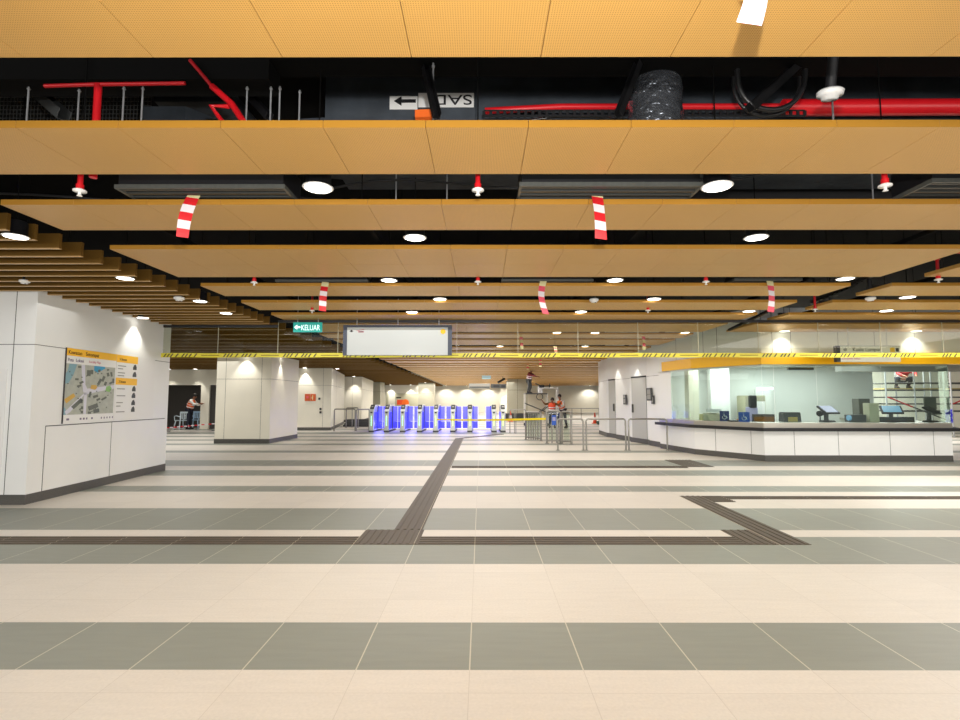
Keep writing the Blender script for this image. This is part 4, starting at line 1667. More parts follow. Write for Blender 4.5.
tape_strip(752, -14, 749, 24, 1.72, 26, 'pinkish white tape strip end hanging at the very top right of the picture', bands=4, cols=('tape_blush', 'tape_blush'), first='tape_blush')
tape_strip(196, 191, 182, 237, 4.24, 12, 'tilted red and white tape strip hanging left of centre below the second gap', bands=6)
tape_strip(596, 190, 601, 239, 4.24, 12, 'red and white tape strip hanging right of centre below the second gap', bands=6, cols=('tape_red', 'tape_white'))
tape_strip(325.5, 282, 322.5, 311, 7.3, 7, 'small red and white tape strip hanging above the big blank sign', bands=6)
tape_strip(543.5, 281, 546, 314, 7.3, 6.5, 'small pink and white curved tape strip hanging right of the centre line', bands=6, cols=('tape_pink', 'tape_white'), bend=-.05)
tape_strip(769.5, 281, 770.5, 312, 7.3, 7, 'small pink and white tape strip hanging above the ticket office wall', bands=6, cols=('tape_pink', 'tape_white'))
for px, py, py1 in ((521, 334, 349), (643, 333, 350), (555, 346.5, 353)):
    tape_strip(px, py, px + 1, py1, 13.0, 3.2, 'tiny faded tape strip hanging behind the glass smoke barrier', bands=5, cols=('tape_pink', 'masking'), group='tiny tape strips beyond the barrier')
for px, py, py1, Y in ((527.5, 362, 370, 24), (540, 357, 367, 21), (449, 346, 352, 17)):
    tape_strip(px, py, px + .5, py1, Y, 2.5, 'tiny faded tape strip hanging far beyond the yellow tape', bands=5, cols=('tape_pink', 'masking'), group='far tape strips')

# ------------------------------------------------------------------ ticket gates
YGT = 23.5


def make_gate():
    root = empty('ticket_gate', (0, 0, 0), 'x', 'ticket gate')
    W2 = .105
    prof = [(0, .06), (0, .93), (.10, 1.02), (.38, 1.20), (1.55, 1.20), (1.83, 1.02), (1.92, .93), (1.92, .06)]
    MB().prism_x(prof, -W2, W2).build('cabinet', 'gate_body', root, bevel=.012)
    MB().box(-W2 - .01, W2 + .01, -.01, 1.93, 0, .07).build('plinth', 'dgrey', root)
    r = MB()
    r.prism_x([(.10, 1.025), (.34, 1.185), (.33, 1.21), (.09, 1.05)], -W2 * .85, W2 * .85)
    rd_ = r.build('card_reader', 'black', root)
    MB().prism_x([(.16, 1.085), (.24, 1.138), (.235, 1.152), (.155, 1.10)], -.045, .045).build('reader_screen', 'grey', rd_)
    MB().box(-.008, .008, -.012, -.001, .28, .72).build('led_strip', 'green_led', root, bevel=.004)
    MB().box(-.05, .05, -.006, -.001, .83, .90).build('coin_slot', 'dgrey', root)
    for s in (-1, 1):
        x = s * W2
        a_, b_ = (x, x + .006) if s > 0 else (x - .006, x)
        MB().box(a_, b_, .08, .75, .12, .88).build('blue_glow_panel', 'blue_lit', root)  # blue side glow put in as an emissive panel
        MB().box(a_, b_, 1.15, 1.84, .12, .88).build('blue_glow_panel', 'blue_lit', root)
        MB().box(a_, b_, .8, 1.1, .12, 1.1).build('flap_slot', 'dgrey', root)
        xa, xb = (x, x + .235) if s > 0 else (x - .235, x)
        xe = (x + .235, x + .25) if s > 0 else (x - .25, x - .235)
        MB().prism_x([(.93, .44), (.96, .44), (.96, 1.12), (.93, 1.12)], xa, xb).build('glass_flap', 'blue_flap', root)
        MB().prism_x([(.93, .13), (.96, .13), (.96, .43), (.93, .43)], xa, xb).build('low_glow_panel', 'blue_lit', root)  # blue floor reflection put in as a glowing panel
        MB().prism_x([(.925, .13), (.965, .13), (.965, 1.12), (.925, 1.12)], xe[0], xe[1]).build('flap_glint', 'glint_pale', root)  # pale reflection put in as a glowing strip
        xp = (x + .005, x + .05) if s > 0 else (x - .05, x - .005)
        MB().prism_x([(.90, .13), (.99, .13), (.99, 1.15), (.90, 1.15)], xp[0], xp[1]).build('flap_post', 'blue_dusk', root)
    return root


g0 = make_gate()
gpx = [372, 387, 403, 419.8, 436, 453, 470, 494, 503]
glabel = ['leftmost ticket gate cabinet of the blue-lit row', 'second blue-lit ticket gate cabinet from the left', 'third blue-lit ticket gate cabinet from the left', 'fourth blue-lit ticket gate cabinet from the left',
          'fifth blue-lit ticket gate cabinet, where the yellow belt begins', 'sixth ticket gate cabinet, with yellow-green light strip', 'seventh ticket gate cabinet, left of the wide aisle', 'ticket gate cabinet right of the wide aisle', 'last ticket gate cabinet at the right end of the row']
gates = []
for i, px in enumerate(gpx):
    o = g0 if i == 0 else copy_tree(g0)
    gates.append(o)
    X = (px - 481) / F * YGT
    o.location = (X, YGT, 0)
    tag(o, glabel[i], 'ticket gate', 'row of ticket gates')
    if i >= 4:
        for c in kids(o):
            if c.name.startswith('led_strip'):
                c.data = c.data.copy()
                c.data.materials[0] = M['green_led2']
for i, o in enumerate(gates):
    for c in kids(o):
        if c.name.split('.')[0] in ('glass_flap', 'low_glow_panel', 'flap_glint', 'flap_post'):
            x = c.data.vertices[0].co.x
            if (x > 0 and i in (7, 8)) or (x < 0 and i in (0, 8)):
                bpy.data.objects.remove(c)
for i, px in enumerate((379, 411, 445, 482)):
    l = bpy.data.lights.new('gate_glow', 'POINT')
    l.energy = 14
    l.color = (.25, .25, 1)
    l.shadow_soft_size = .2
    lo = bpy.data.objects.new('gate_glow', l)
    lo.location = ((px - 481) / F * YGT, YGT + .4, .35)
    COL.objects.link(lo)

# yellow belt across the gates
a, b = at(437, 419.5, 23.2), at(546, 418.8, 17.6)
d = b - a
mb = MB()
n = 10
vs = []
for i in range(n + 1):
    t = i / n
    p = a + d * t - Vector((0, 0, .03 * math.sin(PI * t)))
    for q in ((0, 0, -.035), (0, 0, .035), (0, .004, .035), (0, .004, -.035)):
        vs.append(tuple(p + Vector(q) - a))
fs = [(i * 4 + k, i * 4 + (k + 1) % 4, (i + 1) * 4 + (k + 1) % 4, (i + 1) * 4 + k) for i in range(n) for k in range(4)]
o = mb.add(vs, fs).build('barrier_belt', mat('belt', s2l(250, 226, 20), rough=.5), loc=a)
tag(o, 'bright yellow belt stretched from the ticket gates to the steel swing gates', 'barrier tape')


# ------------------------------------------------------------------ railings
def hoop(name, pts, r, label, cat, mid=(), m='steel', glass_=None, group=None, feet=True, rc=.06):
    """steel hoop: posts and rounded top rail between two floor points"""
    a, b, h = Vector(pts[0]), Vector(pts[1]), pts[2]
    root = empty(name, (a.x, a.y, 0), label, cat, group)
    d = (b - a)
    L_ = d.length
    u = d.normalized()

    def P3(s, z):
        return Vector((u.x * s, u.y * s, z))
    path = [P3(0, 0.01), P3(0, h - rc), P3(rc * .3, h - rc * .3), P3(rc, h), P3(L_ - rc, h), P3(L_ - rc * .3, h - rc * .3), P3(L_, h - rc), P3(L_, .01)]
    MB().tube(path, r, n=10).build('hoop_rail', m, root)
    if feet:
        for s in (0, L_):
            MB().cyl(P3(s, 0), P3(s, .012), r * 2.2, n=16).build('foot_flange', m, root)
    for s in mid:
        MB().cyl(P3(L_ * s, .02), P3(L_ * s, h), r * .7, n=8).build('bar', m, root)
    if glass_:
        z0, z1 = glass_
        nrm = Vector((-u.y, u.x, 0)) * .004
        q = [P3(.06, 0) - nrm, P3(L_ - .06, 0) - nrm, P3(L_ - .06, 0) + nrm, P3(.06, 0) + nrm]
        MB().prism([(v.x, v.y) for v in q], z0, z1).build('glass_panel', 'glass_rail', root)
        MB().cyl(P3(0, z0 - .03), P3(L_, z0 - .03), r * .7, n=8).build('bottom_rail', m, root)
    return root


def F2(px, py):
    v = on(px, py)
    return (v.x, v.y)


hz_ = .88
hoop('steel_railing', (F2(558, 450.3), F2(583.5, 450.3), hz_), .024, 'narrow steel hoop railing at the right end of the swing gates', 'railing', glass_=None)
hoop('steel_railing', (F2(586.5, 450.3), F2(626, 450.3), hz_), .024, 'middle steel hoop railing, left of the white service wall', 'railing')
hoop('steel_railing', (F2(629, 450.3), F2(667.5, 450.3), hz_), .024, 'right steel hoop railing ending at the ticket counter', 'railing')
hoop('swing_gate', (F2(526, 439.5), F2(541, 441), .98), .034, 'left steel swing gate with upright bars next to the yellow belt', 'swing gate', mid=(.2, .35, .5, .65, .8), glass_=(.12, .95))
hoop('swing_gate', (F2(547, 443.5), F2(560.5, 443.5), 1.06), .03, 'middle steel framed gate carrying the small blue notice', 'swing gate', mid=(.38, .72), glass_=(.12, 1.0))
hoop('swing_gate', (F2(562, 444), F2(571.5, 444.5), 1.04), .034, 'right steel framed gate with pale green glass', 'swing gate', glass_=(.12, .98))
a = at(553.5, 420, 17.2)
o = MB().box(-.07, .07, 0, .008, -.16, .16).box(-.05, .05, -.002, 0, -.02, .10, 1).build('notice', ['sig_blue', 'lilac'], loc=(a.x, a.y - .12, a.z))
tag(o, 'small blue notice hung on the middle swing gate', 'notice')
hoop('steel_railing', (F2(510, 432.8), F2(526, 432.8), 1.0), .02, 'thin steel railing behind the yellow belt, under the tall olive pillar', 'railing')
hoop('steel_railing', (F2(514.5, 433.2), F2(516, 433.2), .98), .016, 'pair of close thin posts right of the last ticket gate', 'railing', rc=.01)
hoop('steel_railing', (F2(334, 431), F2(355, 431), 1.0), .028, 'left steel hoop railing in front of the second pillar', 'railing', glass_=None)
hoop('steel_railing', (F2(346, 428), F2(358, 428), 1.02), .028, 'steel hoop railing standing behind the left aisle railing', 'railing', mid=(.5,))
hoop('steel_railing', (F2(356, 431), F2(369, 430), .98), .028, 'steel railing between the left hoop and the first ticket gate', 'railing')
hoop('steel_railing', ((at(545, 409, 36).x, 36), (at(599, 409, 36).x, 36), at(570, 408.4, 36).z), .03, 'long thin railing in front of the far beige wall', 'railing', mid=(.33, .5, .67))


# ------------------------------------------------------------------ cones, pallets
def cone(px, py, label, s=1.0, z=0.0):
    p = on(px, py)
    root = empty('traffic_cone', p, label, 'traffic cone')
    root.scale = (s, s, s)
    MB().box(-.19, .19, -.19, .19, 0, .035).build('base', 'orange', root, bevel=.01)
    MB().lathe([(.14, .035), (.105, .22)], n=20).lathe([(.075, .42), (.03, .68), (.02, .70)], n=20).build('cone_body', 'orange2', root)
    MB().lathe([(.106, .22), (.076, .42)], n=20).build('white_collar', 'white', root)


cone(595, 423.5, 'orange and white traffic cone on the floor left of the white service wall', s=.95)
cone(510.5, 421.5, 'orange-red traffic cone right of the last ticket gate', s=1.0)
p = on(603, 424.5)
o = MB().box(-.35, .35, -.2, .2, .06, .2).box(-.3, -.2, -.2, .2, 0, .06).box(.2, .3, -.2, .2, 0, .06).build('pallet_box', 'cone_base', loc=p)
tag(o, 'low dark green box on the floor beside the orange cone', 'box')
p = on(351, 428)
o = MB()
for i in range(4):
    o.prism([(-.75 + i * .06, -.2), (.75 - i * .04, -.22), (.68, .25), (-.62 + i * .05, .3)], i * .10, i * .10 + .092)
o = o.build('covered_stack', 'dgrey', loc=(p.x, p.y + 1.5, 0), bevel=.01)
tag(o, 'low dark stack of covered sheets on the floor behind the left railings', 'stack')
o = MB().box(-1.2, 1.2, -.3, .3, 0, .45).box(-1.15, 1.15, -.25, .25, .45, .5, 1).build('bench_box', ['dgrey', 'plinth'], loc=(at(519, 415, 37).x, 37, 0), bevel=.01)
tag(o, 'low dark bench-like box at the foot of the tall olive pillar', 'bench')

# orange safety sign and door furniture on the second pillar
pa = on(313, 430.5)
ys = P2[0].y - .014
a, b = at(304.7, 401, ys), at(315.8, 394, ys)
sg = empty('safety_sign', (a.x, ys, a.z), 'orange safety sign with two pictogram panels on the second left pillar', 'sign')
w_, h_ = b.x - a.x, b.z - a.z
MB().box(0, w_ * .48, -.005, .01, 0, h_).build('panel', 'orange_sign', sg)
MB().box(w_ * .52, w_, -.005, .01, 0, h_).build('panel', 'orange_sign', sg)
MB().lathe([(.06, 0), (.06, .003)], n=20).build('pictogram', 'tape_pink', sg, loc=(w_ * .25, -.006, h_ * .55)).rotation_euler = (PI / 2, 0, 0)
MB().box(w_ * .68, w_ * .75, -.008, -.005, h_ * .15, h_ * .85).box(w_ * .60, w_ * .68, -.008, -.005, h_ * .4, h_ * .52).build('pictogram', 'masking', sg)
for py, py2, lab in ((397.5, 400, 'small square'), (408, 410, 'upper small'), (411.5, 413, 'lower small')):
    a = at(319.3 if py < 400 else 320.5, (py + py2) / 2, ys)
    o = MB().box(-.045, .045, -.02, .012, -.05, .05).box(-.025, .025, -.024, -.02, -.03, .03, 1).build('wall_switch', ['dgrey', 'black'], loc=(a.x, ys, a.z))
    tag(o, lab + ' dark switch plate right of the orange safety sign', 'switch')

# poster wall behind the gates
py_ = 52.98
def poster(px0, px1, y0, y1, m, label, extra=None):
    a, b = at(px0, y1, py_), at(px1, y0, py_)
    root = empty('wall_poster', (a.x, py_, a.z), label, 'poster')
    w, h = b.x - a.x, b.z - a.z
    MB().box(0, w, -.02, .015, 0, h).build('sheet', m, root)
    return root, w, h


r_, w_, h_ = poster(395, 420, 393.5, 406, 'beige', 'beige wall poster with a red and orange patch behind the ticket gates')
MB().prism_x([(-.03, h_ * .1), (-.022, h_ * .1), (-.022, h_ * .5), (-.03, h_ * .5)], w_ * .08, w_ * .34).build('red_patch', 'orange2', r_)
MB().lathe([(.36, 0), (.36, .01)], n=24).build('orange_patch', 'orange', r_, loc=(w_ * .42, -.021, h_ * .25)).rotation_euler = (PI / 2, 0, 0)
MB().box(w_ * .05, w_ * .25, -.03, -.022, h_ * .62, h_ * .72).build('dark_caption', 'ink', r_)
for px in (381.5, 386):
    r_, w_, h_ = poster(px, px + 2.6, 393, 404, 'beige', 'narrow beige panel on the poster wall, %s one' % ('left' if px < 384 else 'right'))

# lintel unit, light box and camera above the nook
a, b = at(469, 388.5, 43.5), at(490, 383.5, 43.5)
o = MB().box(0, b.x - a.x, 0, .5, 0, b.z - a.z).box(.05, b.x - a.x - .05, -.02, 0, .05, (b.z - a.z) * .4, 1).build('roller_box', ['grey', 'dgrey'], loc=(a.x, 43.5, a.z), bevel=.02)
tag(o, 'long grey shutter box over the bright nook behind the gates', 'shutter box')
a, b = at(491, 388, 43.5), at(506, 384, 43.5)
o = MB().box(0, b.x - a.x, 0, .3, 0, b.z - a.z).box(.2, .7, -.02, 0, .06, .25, 1).box(.85, 1.15, -.02, 0, .06, .25, 1).build('equipment_box', ['dgrey', 'black'], loc=(a.x, 43.5, a.z), bevel=.02)
tag(o, 'dark equipment box beside the shutter box, under the camera', 'equipment box')
a, b = at(482, 379, 33), at(491, 375.5, 33)
sg = empty('hanging_sign', (a.x, 33, a.z), 'small pale blue light box sign hanging far back over the ticket gates', 'sign')
MB().box(0, b.x - a.x, 0, .12, 0, b.z - a.z).build('sign_face', mat('pale_blue', s2l(170, 205, 215), emit=s2l(170, 205, 215), estr=.3), sg, bevel=.01)
MB().cyl((.15, .06, b.z - a.z), (.15, .06, CZ + .02 - a.z), .01).cyl((.42, .06, b.z - a.z), (.42, .06, CZ + .02 - a.z), .01).build('hanger', 'rod', sg)
a = at(501.5, 380.5, 36)
cm = empty('security_camera', a, 'black bullet camera tilted below the planks left of the olive pillar', 'camera')
MB().cyl((-.2, -.1, -.12), (.22, .08, .13), .075, n=14).build('camera_body', 'black', cm)
MB().cyl((-.23, -.115, -.14), (-.2, -.1, -.12), .085, n=14).build('lens_hood', 'rubber', cm)
MB().cyl((.1, .05, .1), (.1, .05, CZ - a.z + .02), .02, n=8).build('bracket', 'black', cm)


# ------------------------------------------------------------------ plastic chairs at far left
def chair(px, py, rz, m, label):
    p = on(px, py)
    root = empty('plastic_chair', p, label, 'chair', rz=rz)
    MB().box(-.21, .21, -.21, .21, .42, .445).box(-.21, -.17, -.2, .2, .445, .455).box(.17, .21, -.2, .2, .445, .455).build('seat', m, root, bevel=.008)
    bk = MB()
    for i in range(5):
        x = -.16 + i * .08
        bk.box(x - .02, x + .02, .20, .225, .50, .80)
    bk.box(-.21, .21, .20, .235, .78, .86)
    bk.box(-.21, -.175, .19, .23, .43, .84).box(.175, .21, .19, .23, .43, .84)
    bk.build('backrest', m, root, bevel=.006)
    for sx in (-1, 1):
        for sy in (-1, 1):
            MB().cyl((sx * .24, sy * .24, 0), (sx * .18, sy * .18, .43), .022, .03, n=8).build('leg', m, root)
        MB().tube([(sx * .22, -.20, .43), (sx * .25, -.19, .64), (sx * .25, .0, .66), (sx * .22, .2, .62)], .018, n=8).build('armrest', m, root)


chair(181, 429.5, R(-120), 'chair_white', 'white plastic chair at far left, left of the pale blue chair')
chair(195, 428.8, R(5), 'chair_blue', 'pale blue plastic chair in front of the man in the orange vest')

# low red-white barrier rope of the recess
a, b = at(166, 427.8, 24.0), at(215, 423.5, 24.6)
o = MB()
d = b - a
n = 14
for i in range(n):
    p, q = d * (i / n), d * ((i + 1) / n)
    o.box(0, q.x - p.x, 0, .01, -.022, .022, i % 2, mx=Matrix.Translation(p))
o = o.build('barrier_tape', ['tape_red', 'tape_white'], loc=a)
tag(o, 'low red and white barrier tape across the far left recess in front of the chairs', 'barrier tape')
for q_ in (a, b):
    o = MB().cyl((0, .03, 0), (0, .03, q_.z + .1), .02, n=10).lathe([(.16, 0), (.16, .02), (.03, .05)], n=16, c=(0, .03, 0)).build('barrier_post', 'dgrey', loc=(q_.x, q_.y, 0))
    tag(o, 'slim dark post holding the %s end of the low red and white tape' % ('left' if q_ is a else 'right'), 'post')


# ------------------------------------------------------------------ people
def skin_obj(name, verts, edges, rad, m, parent, sub=2, root=0):
    me = bpy.data.meshes.new(name)
    me.from_pydata([tuple(v) for v in verts], edges, [])
    o = bpy.data.objects.new(name, me)
    COL.objects.link(o)
    md = o.modifiers.new('skin', 'SKIN')
    md.use_smooth_shade = True
    for i, r in enumerate(rad):
        sv = me.skin_vertices[0].data[i]
        sv.radius = (r, r) if isinstance(r, (int, float)) else r
        sv.use_root = (i == root)
    sd = o.modifiers.new('sub', 'SUBSURF')
    sd.levels = sd.render_levels = sub
    dg = bpy.context.evaluated_depsgraph_get()
    dg.update()
    nm = bpy.data.meshes.new_from_object(o.evaluated_get(dg))
    bpy.data.objects.remove(o)
    nm.materials.clear()
    nm.materials.append(M[m])
    for p in nm.polygons:
        p.use_smooth = True
    n = bpy.data.objects.new(name, nm)
    COL.objects.link(n)
    n.parent = parent
    return n


def figure(loc, rz, label, pose, top='shirt', vest='orange', legs='navy', hair='hair', helmet=None, stripes=True, sleeves=True):
    """pose: joint dictionary in metres, figure faces local -Y"""
    root = empty('person', loc, label, 'person', rz=rz)
    J = {k: Vector(v) for k, v in pose.items()}
    V, E, Rd = [], [], []

    def v(p, r, link=None):
        V.append(Vector(p))
        Rd.append(r)
        if link is not None:
            E.append((link, len(V) - 1))
        return len(V) - 1
    pel = v(J['pelvis'], .12)
    bel = v((J['pelvis'] + J['chest']) / 2, .115, pel)
    ch = v(J['chest'], .135, bel)
    nk = v(J['neck'], .055, ch)
    up = (J['head'] - J['neck']).normalized()
    fwd = Vector((0, -1, 0))
    fwd = (fwd - up * fwd.dot(up)).normalized()
    h0 = v(J['neck'] + up * .07, .055, nk)
    h1 = v(J['head'], .088, h0)
    h2 = v(J['head'] + up * .08 + fwd * .0, .078, h1)
    v(J['head'] + fwd * .10 - up * .015, .016, h1)       # nose
    for s in ('l', 'r'):
        sg_ = 1 if s == 'l' else -1
        sh = v(J[s + 'sh'], .062, ch)
        el = v(J[s + 'el'], .043, sh)
        wr = v(J[s + 'wr'], .028, el)
        d = (J[s + 'wr'] - J[s + 'el']).normalized()
        side = d.cross(Vector((0, 0, 1)))
        side = side.normalized() if side.length > .1 else Vector((1, 0, 0))
        pm = v(J[s + 'wr'] + d * .07, (.038, .02), wr)
        for k, (o_, ln) in enumerate(((-.03, .07), (-.01, .085), (.01, .08), (.03, .06))):
            f1 = v(J[s + 'wr'] + d * (.11 + ln * .3) + side * o_, .009, pm)
            v(J[s + 'wr'] + d * (.10 + ln * .95) + side * o_ * 1.1 - Vector((0, 0, .018)), .008, f1)
        t1 = v(J[s + 'wr'] + d * .05 + side * .045, .011, pm)
        v(J[s + 'wr'] + d * .09 + side * .06 - Vector((0, 0, .01)), .009, t1)
        hp = v(J[s + 'hip'], .09, pel)
        kn = v(J[s + 'kn'], .058, hp)
        an = v(J[s + 'an'], .04, kn)
        v(J[s + 'an'] + Vector((0, -.15, -.045)), .032, an)
    skin_obj('body', V, E, Rd, 'skin', root)
    # eyes and ears
    sx = up.cross(fwd).normalized()
    for s in (-1, 1):
        MB().lathe([(.001, -.008), (.009, -.004), (.009, .004), (.001, .008)], n=8).build('eye', 'white', root, loc=J['head'] + fwd * .078 + sx * s * .032 + up * .015)
        MB().lathe([(.004, -.03), (.014, 0), (.004, .03)], n=8).build('ear', 'skin', root, loc=J['head'] + sx * s * .088)
    # hair or helmet
    cap = MB()
    cap.lathe([(.098, -.02), (.100, .03), (.085, .085), (.05, .12), (.01, .132)], n=20)
    c = cap.build('helmet' if helmet else 'hair', helmet or hair, root, loc=J['head'] - fwd * .012 + up * .02)
    c.rotation_euler = up.to_track_quat('Z', 'Y').to_euler()
    # shirt with sleeves
    v_, e_, r_ = [], [], []

    def w(p, r, link=None):
        v_.append(Vector(p))
        r_.append(r)
        if link is not None:
            e_.append((link, len(v_) - 1))
        return len(v_) - 1
    a0 = w(J['pelvis'] + Vector((0, 0, .02)), .135)
    a1 = w((J['pelvis'] + J['chest']) / 2, .132, a0)
    a2 = w(J['chest'], .15, a1)
    w(J['neck'] - up * .02, .07, a2)
    for s in ('l', 'r'):
        b0 = w(J[s + 'sh'], .075, a2)
        b1 = w(J[s + 'el'], .056, b0)
        if sleeves:
            w(J[s + 'el'].lerp(J[s + 'wr'], .9), .04, b1)
    skin_obj('shirt', v_, e_, r_, top, root)
    # hi-vis vest
    if vest:
        vv = [J['pelvis'] + Vector((0, 0, .03)), (J['pelvis'] + J['chest']) / 2, J['chest'], J['chest'].lerp(J['neck'], .6)]
        ee = [(0, 1), (1, 2), (2, 3)]
        vv += [J['lsh'], J['rsh']]
        ee += [(2, 4), (2, 5)]
        skin_obj('vest', vv, ee, [.165, .162, .185, .12, .10, .10], vest, root)
        if stripes:
            q = (J['chest'] - J['pelvis'])
            st_ = MB()
            for t in (.35, .7):
                c_ = J['pelvis'] + q * t
                st_.cyl(c_ - q.normalized() * .022, c_ + q.normalized() * .022, .172 if t < .5 else .184, n=20, cap=False)
            st_.build('reflective_band', 'tape_white', root)
    # trousers
    v_, e_, r_ = [], [], []
    a0 = w(J['pelvis'], .138)
    for s in ('l', 'r'):
        b0 = w(J[s + 'hip'], .105, a0)
        b1 = w(J[s + 'kn'], .078, b0)
        w(J[s + 'an'] + Vector((0, 0, .03)), .062, b1)
    skin_obj('trousers', v_, e_, r_, legs, root)
    for s in ('l', 'r'):
        an = J[s + 'an']
        MB().prism_x([(an.y + .06, an.z - .085), (an.y - .19, an.z - .085), (an.y - .20, an.z - .05), (an.y - .10, an.z + .0), (an.y - .03, an.z + .05), (an.y + .05, an.z + .05)], an.x - .045, an.x + .045).build('boot', 'black', root, bevel=.012)
    return root


def standing(**k):
    P = dict(pelvis=(0, 0, .95), chest=(0, 0, 1.30), neck=(0, 0, 1.47), head=(0, -.02, 1.62),
             lsh=(.19, 0, 1.40), rsh=(-.19, 0, 1.40), lel=(.24, .02, 1.12), rel=(-.24, .02, 1.12), lwr=(.25, -.08, .88), rwr=(-.25, -.08, .88),
             lhip=(.10, 0, .90), rhip=(-.10, 0, .90), lkn=(.12, -.02, .50), rkn=(-.12, -.02, .50), lan=(.13, .02, .085), ran=(-.13, .02, .085))
    P.update(k)
    return P


# far left worker behind the chair, bending his arms to the right-hand panel
p = on(194, 427.0)
figure((at(189.5, 400, 25.85).x, 25.85, 0), R(95), 'person in an orange vest and dark trousers facing right in the far left recess',
       standing(chest=(0, -.10, 1.30), neck=(0, -.18, 1.46), head=(0, -.24, 1.60), lsh=(.19, -.12, 1.38), rsh=(-.19, -.12, 1.38), lel=(.22, -.30, 1.16), rel=(-.22, -.30, 1.2), lwr=(.10, -.52, 1.22), rwr=(-.10, -.50, 1.24)))
# mobile platform and the man on it
YP = min(((rows[i][1] + rows[i + 1][0]) / 2 for i in range(len(rows) - 1)), key=lambda v: abs(v - 29.6))
a = at(524.5, 425, YP)
b = at(547.5, 425, YP)
dz = at(536, 393.2, YP).z
lf = empty('work_platform', (a.x, YP, 0), 'white mobile work platform with crossed braces behind the swing gates', 'work platform')
w_ = b.x - a.x
MB().box(0, w_, -.35, .35, dz - .06, dz).build('deck', 'dgrey', lf)
for x in (0.02, w_ - .02):
    for y in (-.33, .33):
        MB().cyl((x, y, .1), (x, y, dz), .025, n=10).build('leg', 'offwhite', lf)
        MB().cyl((x - .03, y, .08), (x + .03, y, .08), .08, n=16).build('castor', 'black', lf)
for y in (-.35, .35):
    MB().cyl((0, y, dz * .70), (w_ * 1.15, y, .65), .022, n=8).build('cross_brace', 'dgrey', lf)
    MB().cyl((w_ * .5, y, .6), (w_ * 1.0, y, dz * .6), .022, n=8).build('cross_brace', 'dgrey', lf)
MB().tube([(w_ * .75, -.33, dz), (w_ * .75, -.33, dz + .28), (w_ + .55, -.33, dz + .28), (w_ + .55, -.33, .1)], .03, n=8).build('side_frame', 'white', lf)
MB().tube([(w_ * .75, .33, dz), (w_ * .75, .33, dz + .28), (w_ + .55, .33, dz + .28), (w_ + .55, .33, .1)], .03, n=8).build('side_frame', 'white', lf)
for k in range(6):
    z = .3 + k * .28
    MB().cyl((w_ + .55, -.33, z), (w_ + .55, .33, z), .018, n=8).build('rung', 'white', lf)
a2 = at(529, 393, YP)
figure((a2.x, YP, dz), R(60), 'person in a red and white striped vest standing on the mobile platform, reaching right',
       standing(chest=(0, -.08, 1.18), neck=(0, -.14, 1.34), head=(0, -.20, 1.46), pelvis=(0, 0, .85), lhip=(.10, 0, .80), rhip=(-.10, 0, .80), lkn=(.12, -.10, .46), rkn=(-.12, -.06, .46),
                lsh=(.19, -.10, 1.28), rsh=(-.19, -.10, 1.28), lel=(.22, -.34, 1.10), rel=(-.2, -.32, 1.12), lwr=(.1, -.58, 1.05), rwr=(-.05, -.56, 1.08)), vest='redshirt', top='redshirt', legs='dgrey').scale = (.86, .86, .86)
a = at(540.5, 392, YP)
o = MB().prism([(-.11, -.1), (.11, -.1), (.13, .1), (-.13, .1)], 0, .36).tube([(-.08, 0, .36), (-.05, 0, .44), (.05, 0, .44), (.08, 0, .36)], .012).build('tool_bucket', 'white', loc=(a.x, YP, dz + .002), bevel=.01)
tag(o, 'white bucket standing on the mobile platform', 'bucket')
pts = []
for i in range(20):
    t = 2 * PI * i / 19
    pts.append((.17 * math.cos(t), 0, .17 * math.sin(t)))
a = at(539.8, 396.6, YP - .4)
o = MB().tube(pts, .018, n=8).build('cable_coil', 'rubber', loc=(a.x, YP - .38, dz - .2))
tag(o, 'black cable coil hanging under the platform deck', 'cable')
a = at(540, 380.5, YP)
tl = empty('power_tool', (a.x, YP - .3, dz + .38), 'black tool with a long boom resting above the white bucket', 'power tool')
MB().cyl((-.28, 0, .14), (.05, 0, .0), .03, n=10).cyl((.0, 0, .0), (.55, 0, .02), .025, n=10).build('boom', 'black', tl)
MB().box(-.08, .2, -.06, .06, -.08, .07).build('motor_body', 'black', tl, bevel=.02)
MB().cyl((.5, 0, -.12), (.5, 0, .14), .03, n=10).build('head_piece', 'dgrey', tl)

a = at(552, 400, 27.0)
figure((a.x, 27.0, 0), R(-10), 'person in an orange-brown vest with both arms raised behind the middle swing gate',
       standing(pelvis=(0, 0, .88), chest=(0, -.03, 1.2), neck=(0, -.05, 1.36), head=(.02, -.08, 1.48), lsh=(.19, 0, 1.3), rsh=(-.19, 0, 1.3), lel=(.36, -.1, 1.22), rel=(-.36, -.1, 1.26), lwr=(.5, -.15, 1.38), rwr=(-.48, -.15, 1.42), lhip=(.1, 0, .84), rhip=(-.1, 0, .84)),
       vest='orange2', top='ink_brown', legs='dgrey').scale = (.95, .95, .95)
a = at(562, 400, 27.2)
figure((a.x, 27.2, 0), R(-40), 'person leaning forward in an orange and white vest, right of the one with raised arms',
       standing(pelvis=(0, .08, .92), chest=(0, -.12, 1.24), neck=(0, -.20, 1.42), head=(0, -.24, 1.58), lsh=(.19, -.14, 1.34), rsh=(-.19, -.14, 1.34), lel=(.26, -.3, 1.1), rel=(-.3, -.3, 1.12), lwr=(.18, -.5, 1.18), rwr=(-.2, -.5, 1.2),
                lhip=(.10, .08, .88), rhip=(-.10, .08, .88), rkn=(-.14, -.16, .52), ran=(-.16, -.2, .085), lkn=(.12, .1, .48), lan=(.13, .22, .085)), vest='orange', legs='navy')

# ------------------------------------------------------------------ ticket office equipment on the counter
CT = .885


def eq(px, Y, name, label, cat, rz=0.0):
    x = (px - 481) / F * Y * 1.0
    return empty(name, (at(px, 420, Y).x, Y, CT), label, cat, rz=rz)


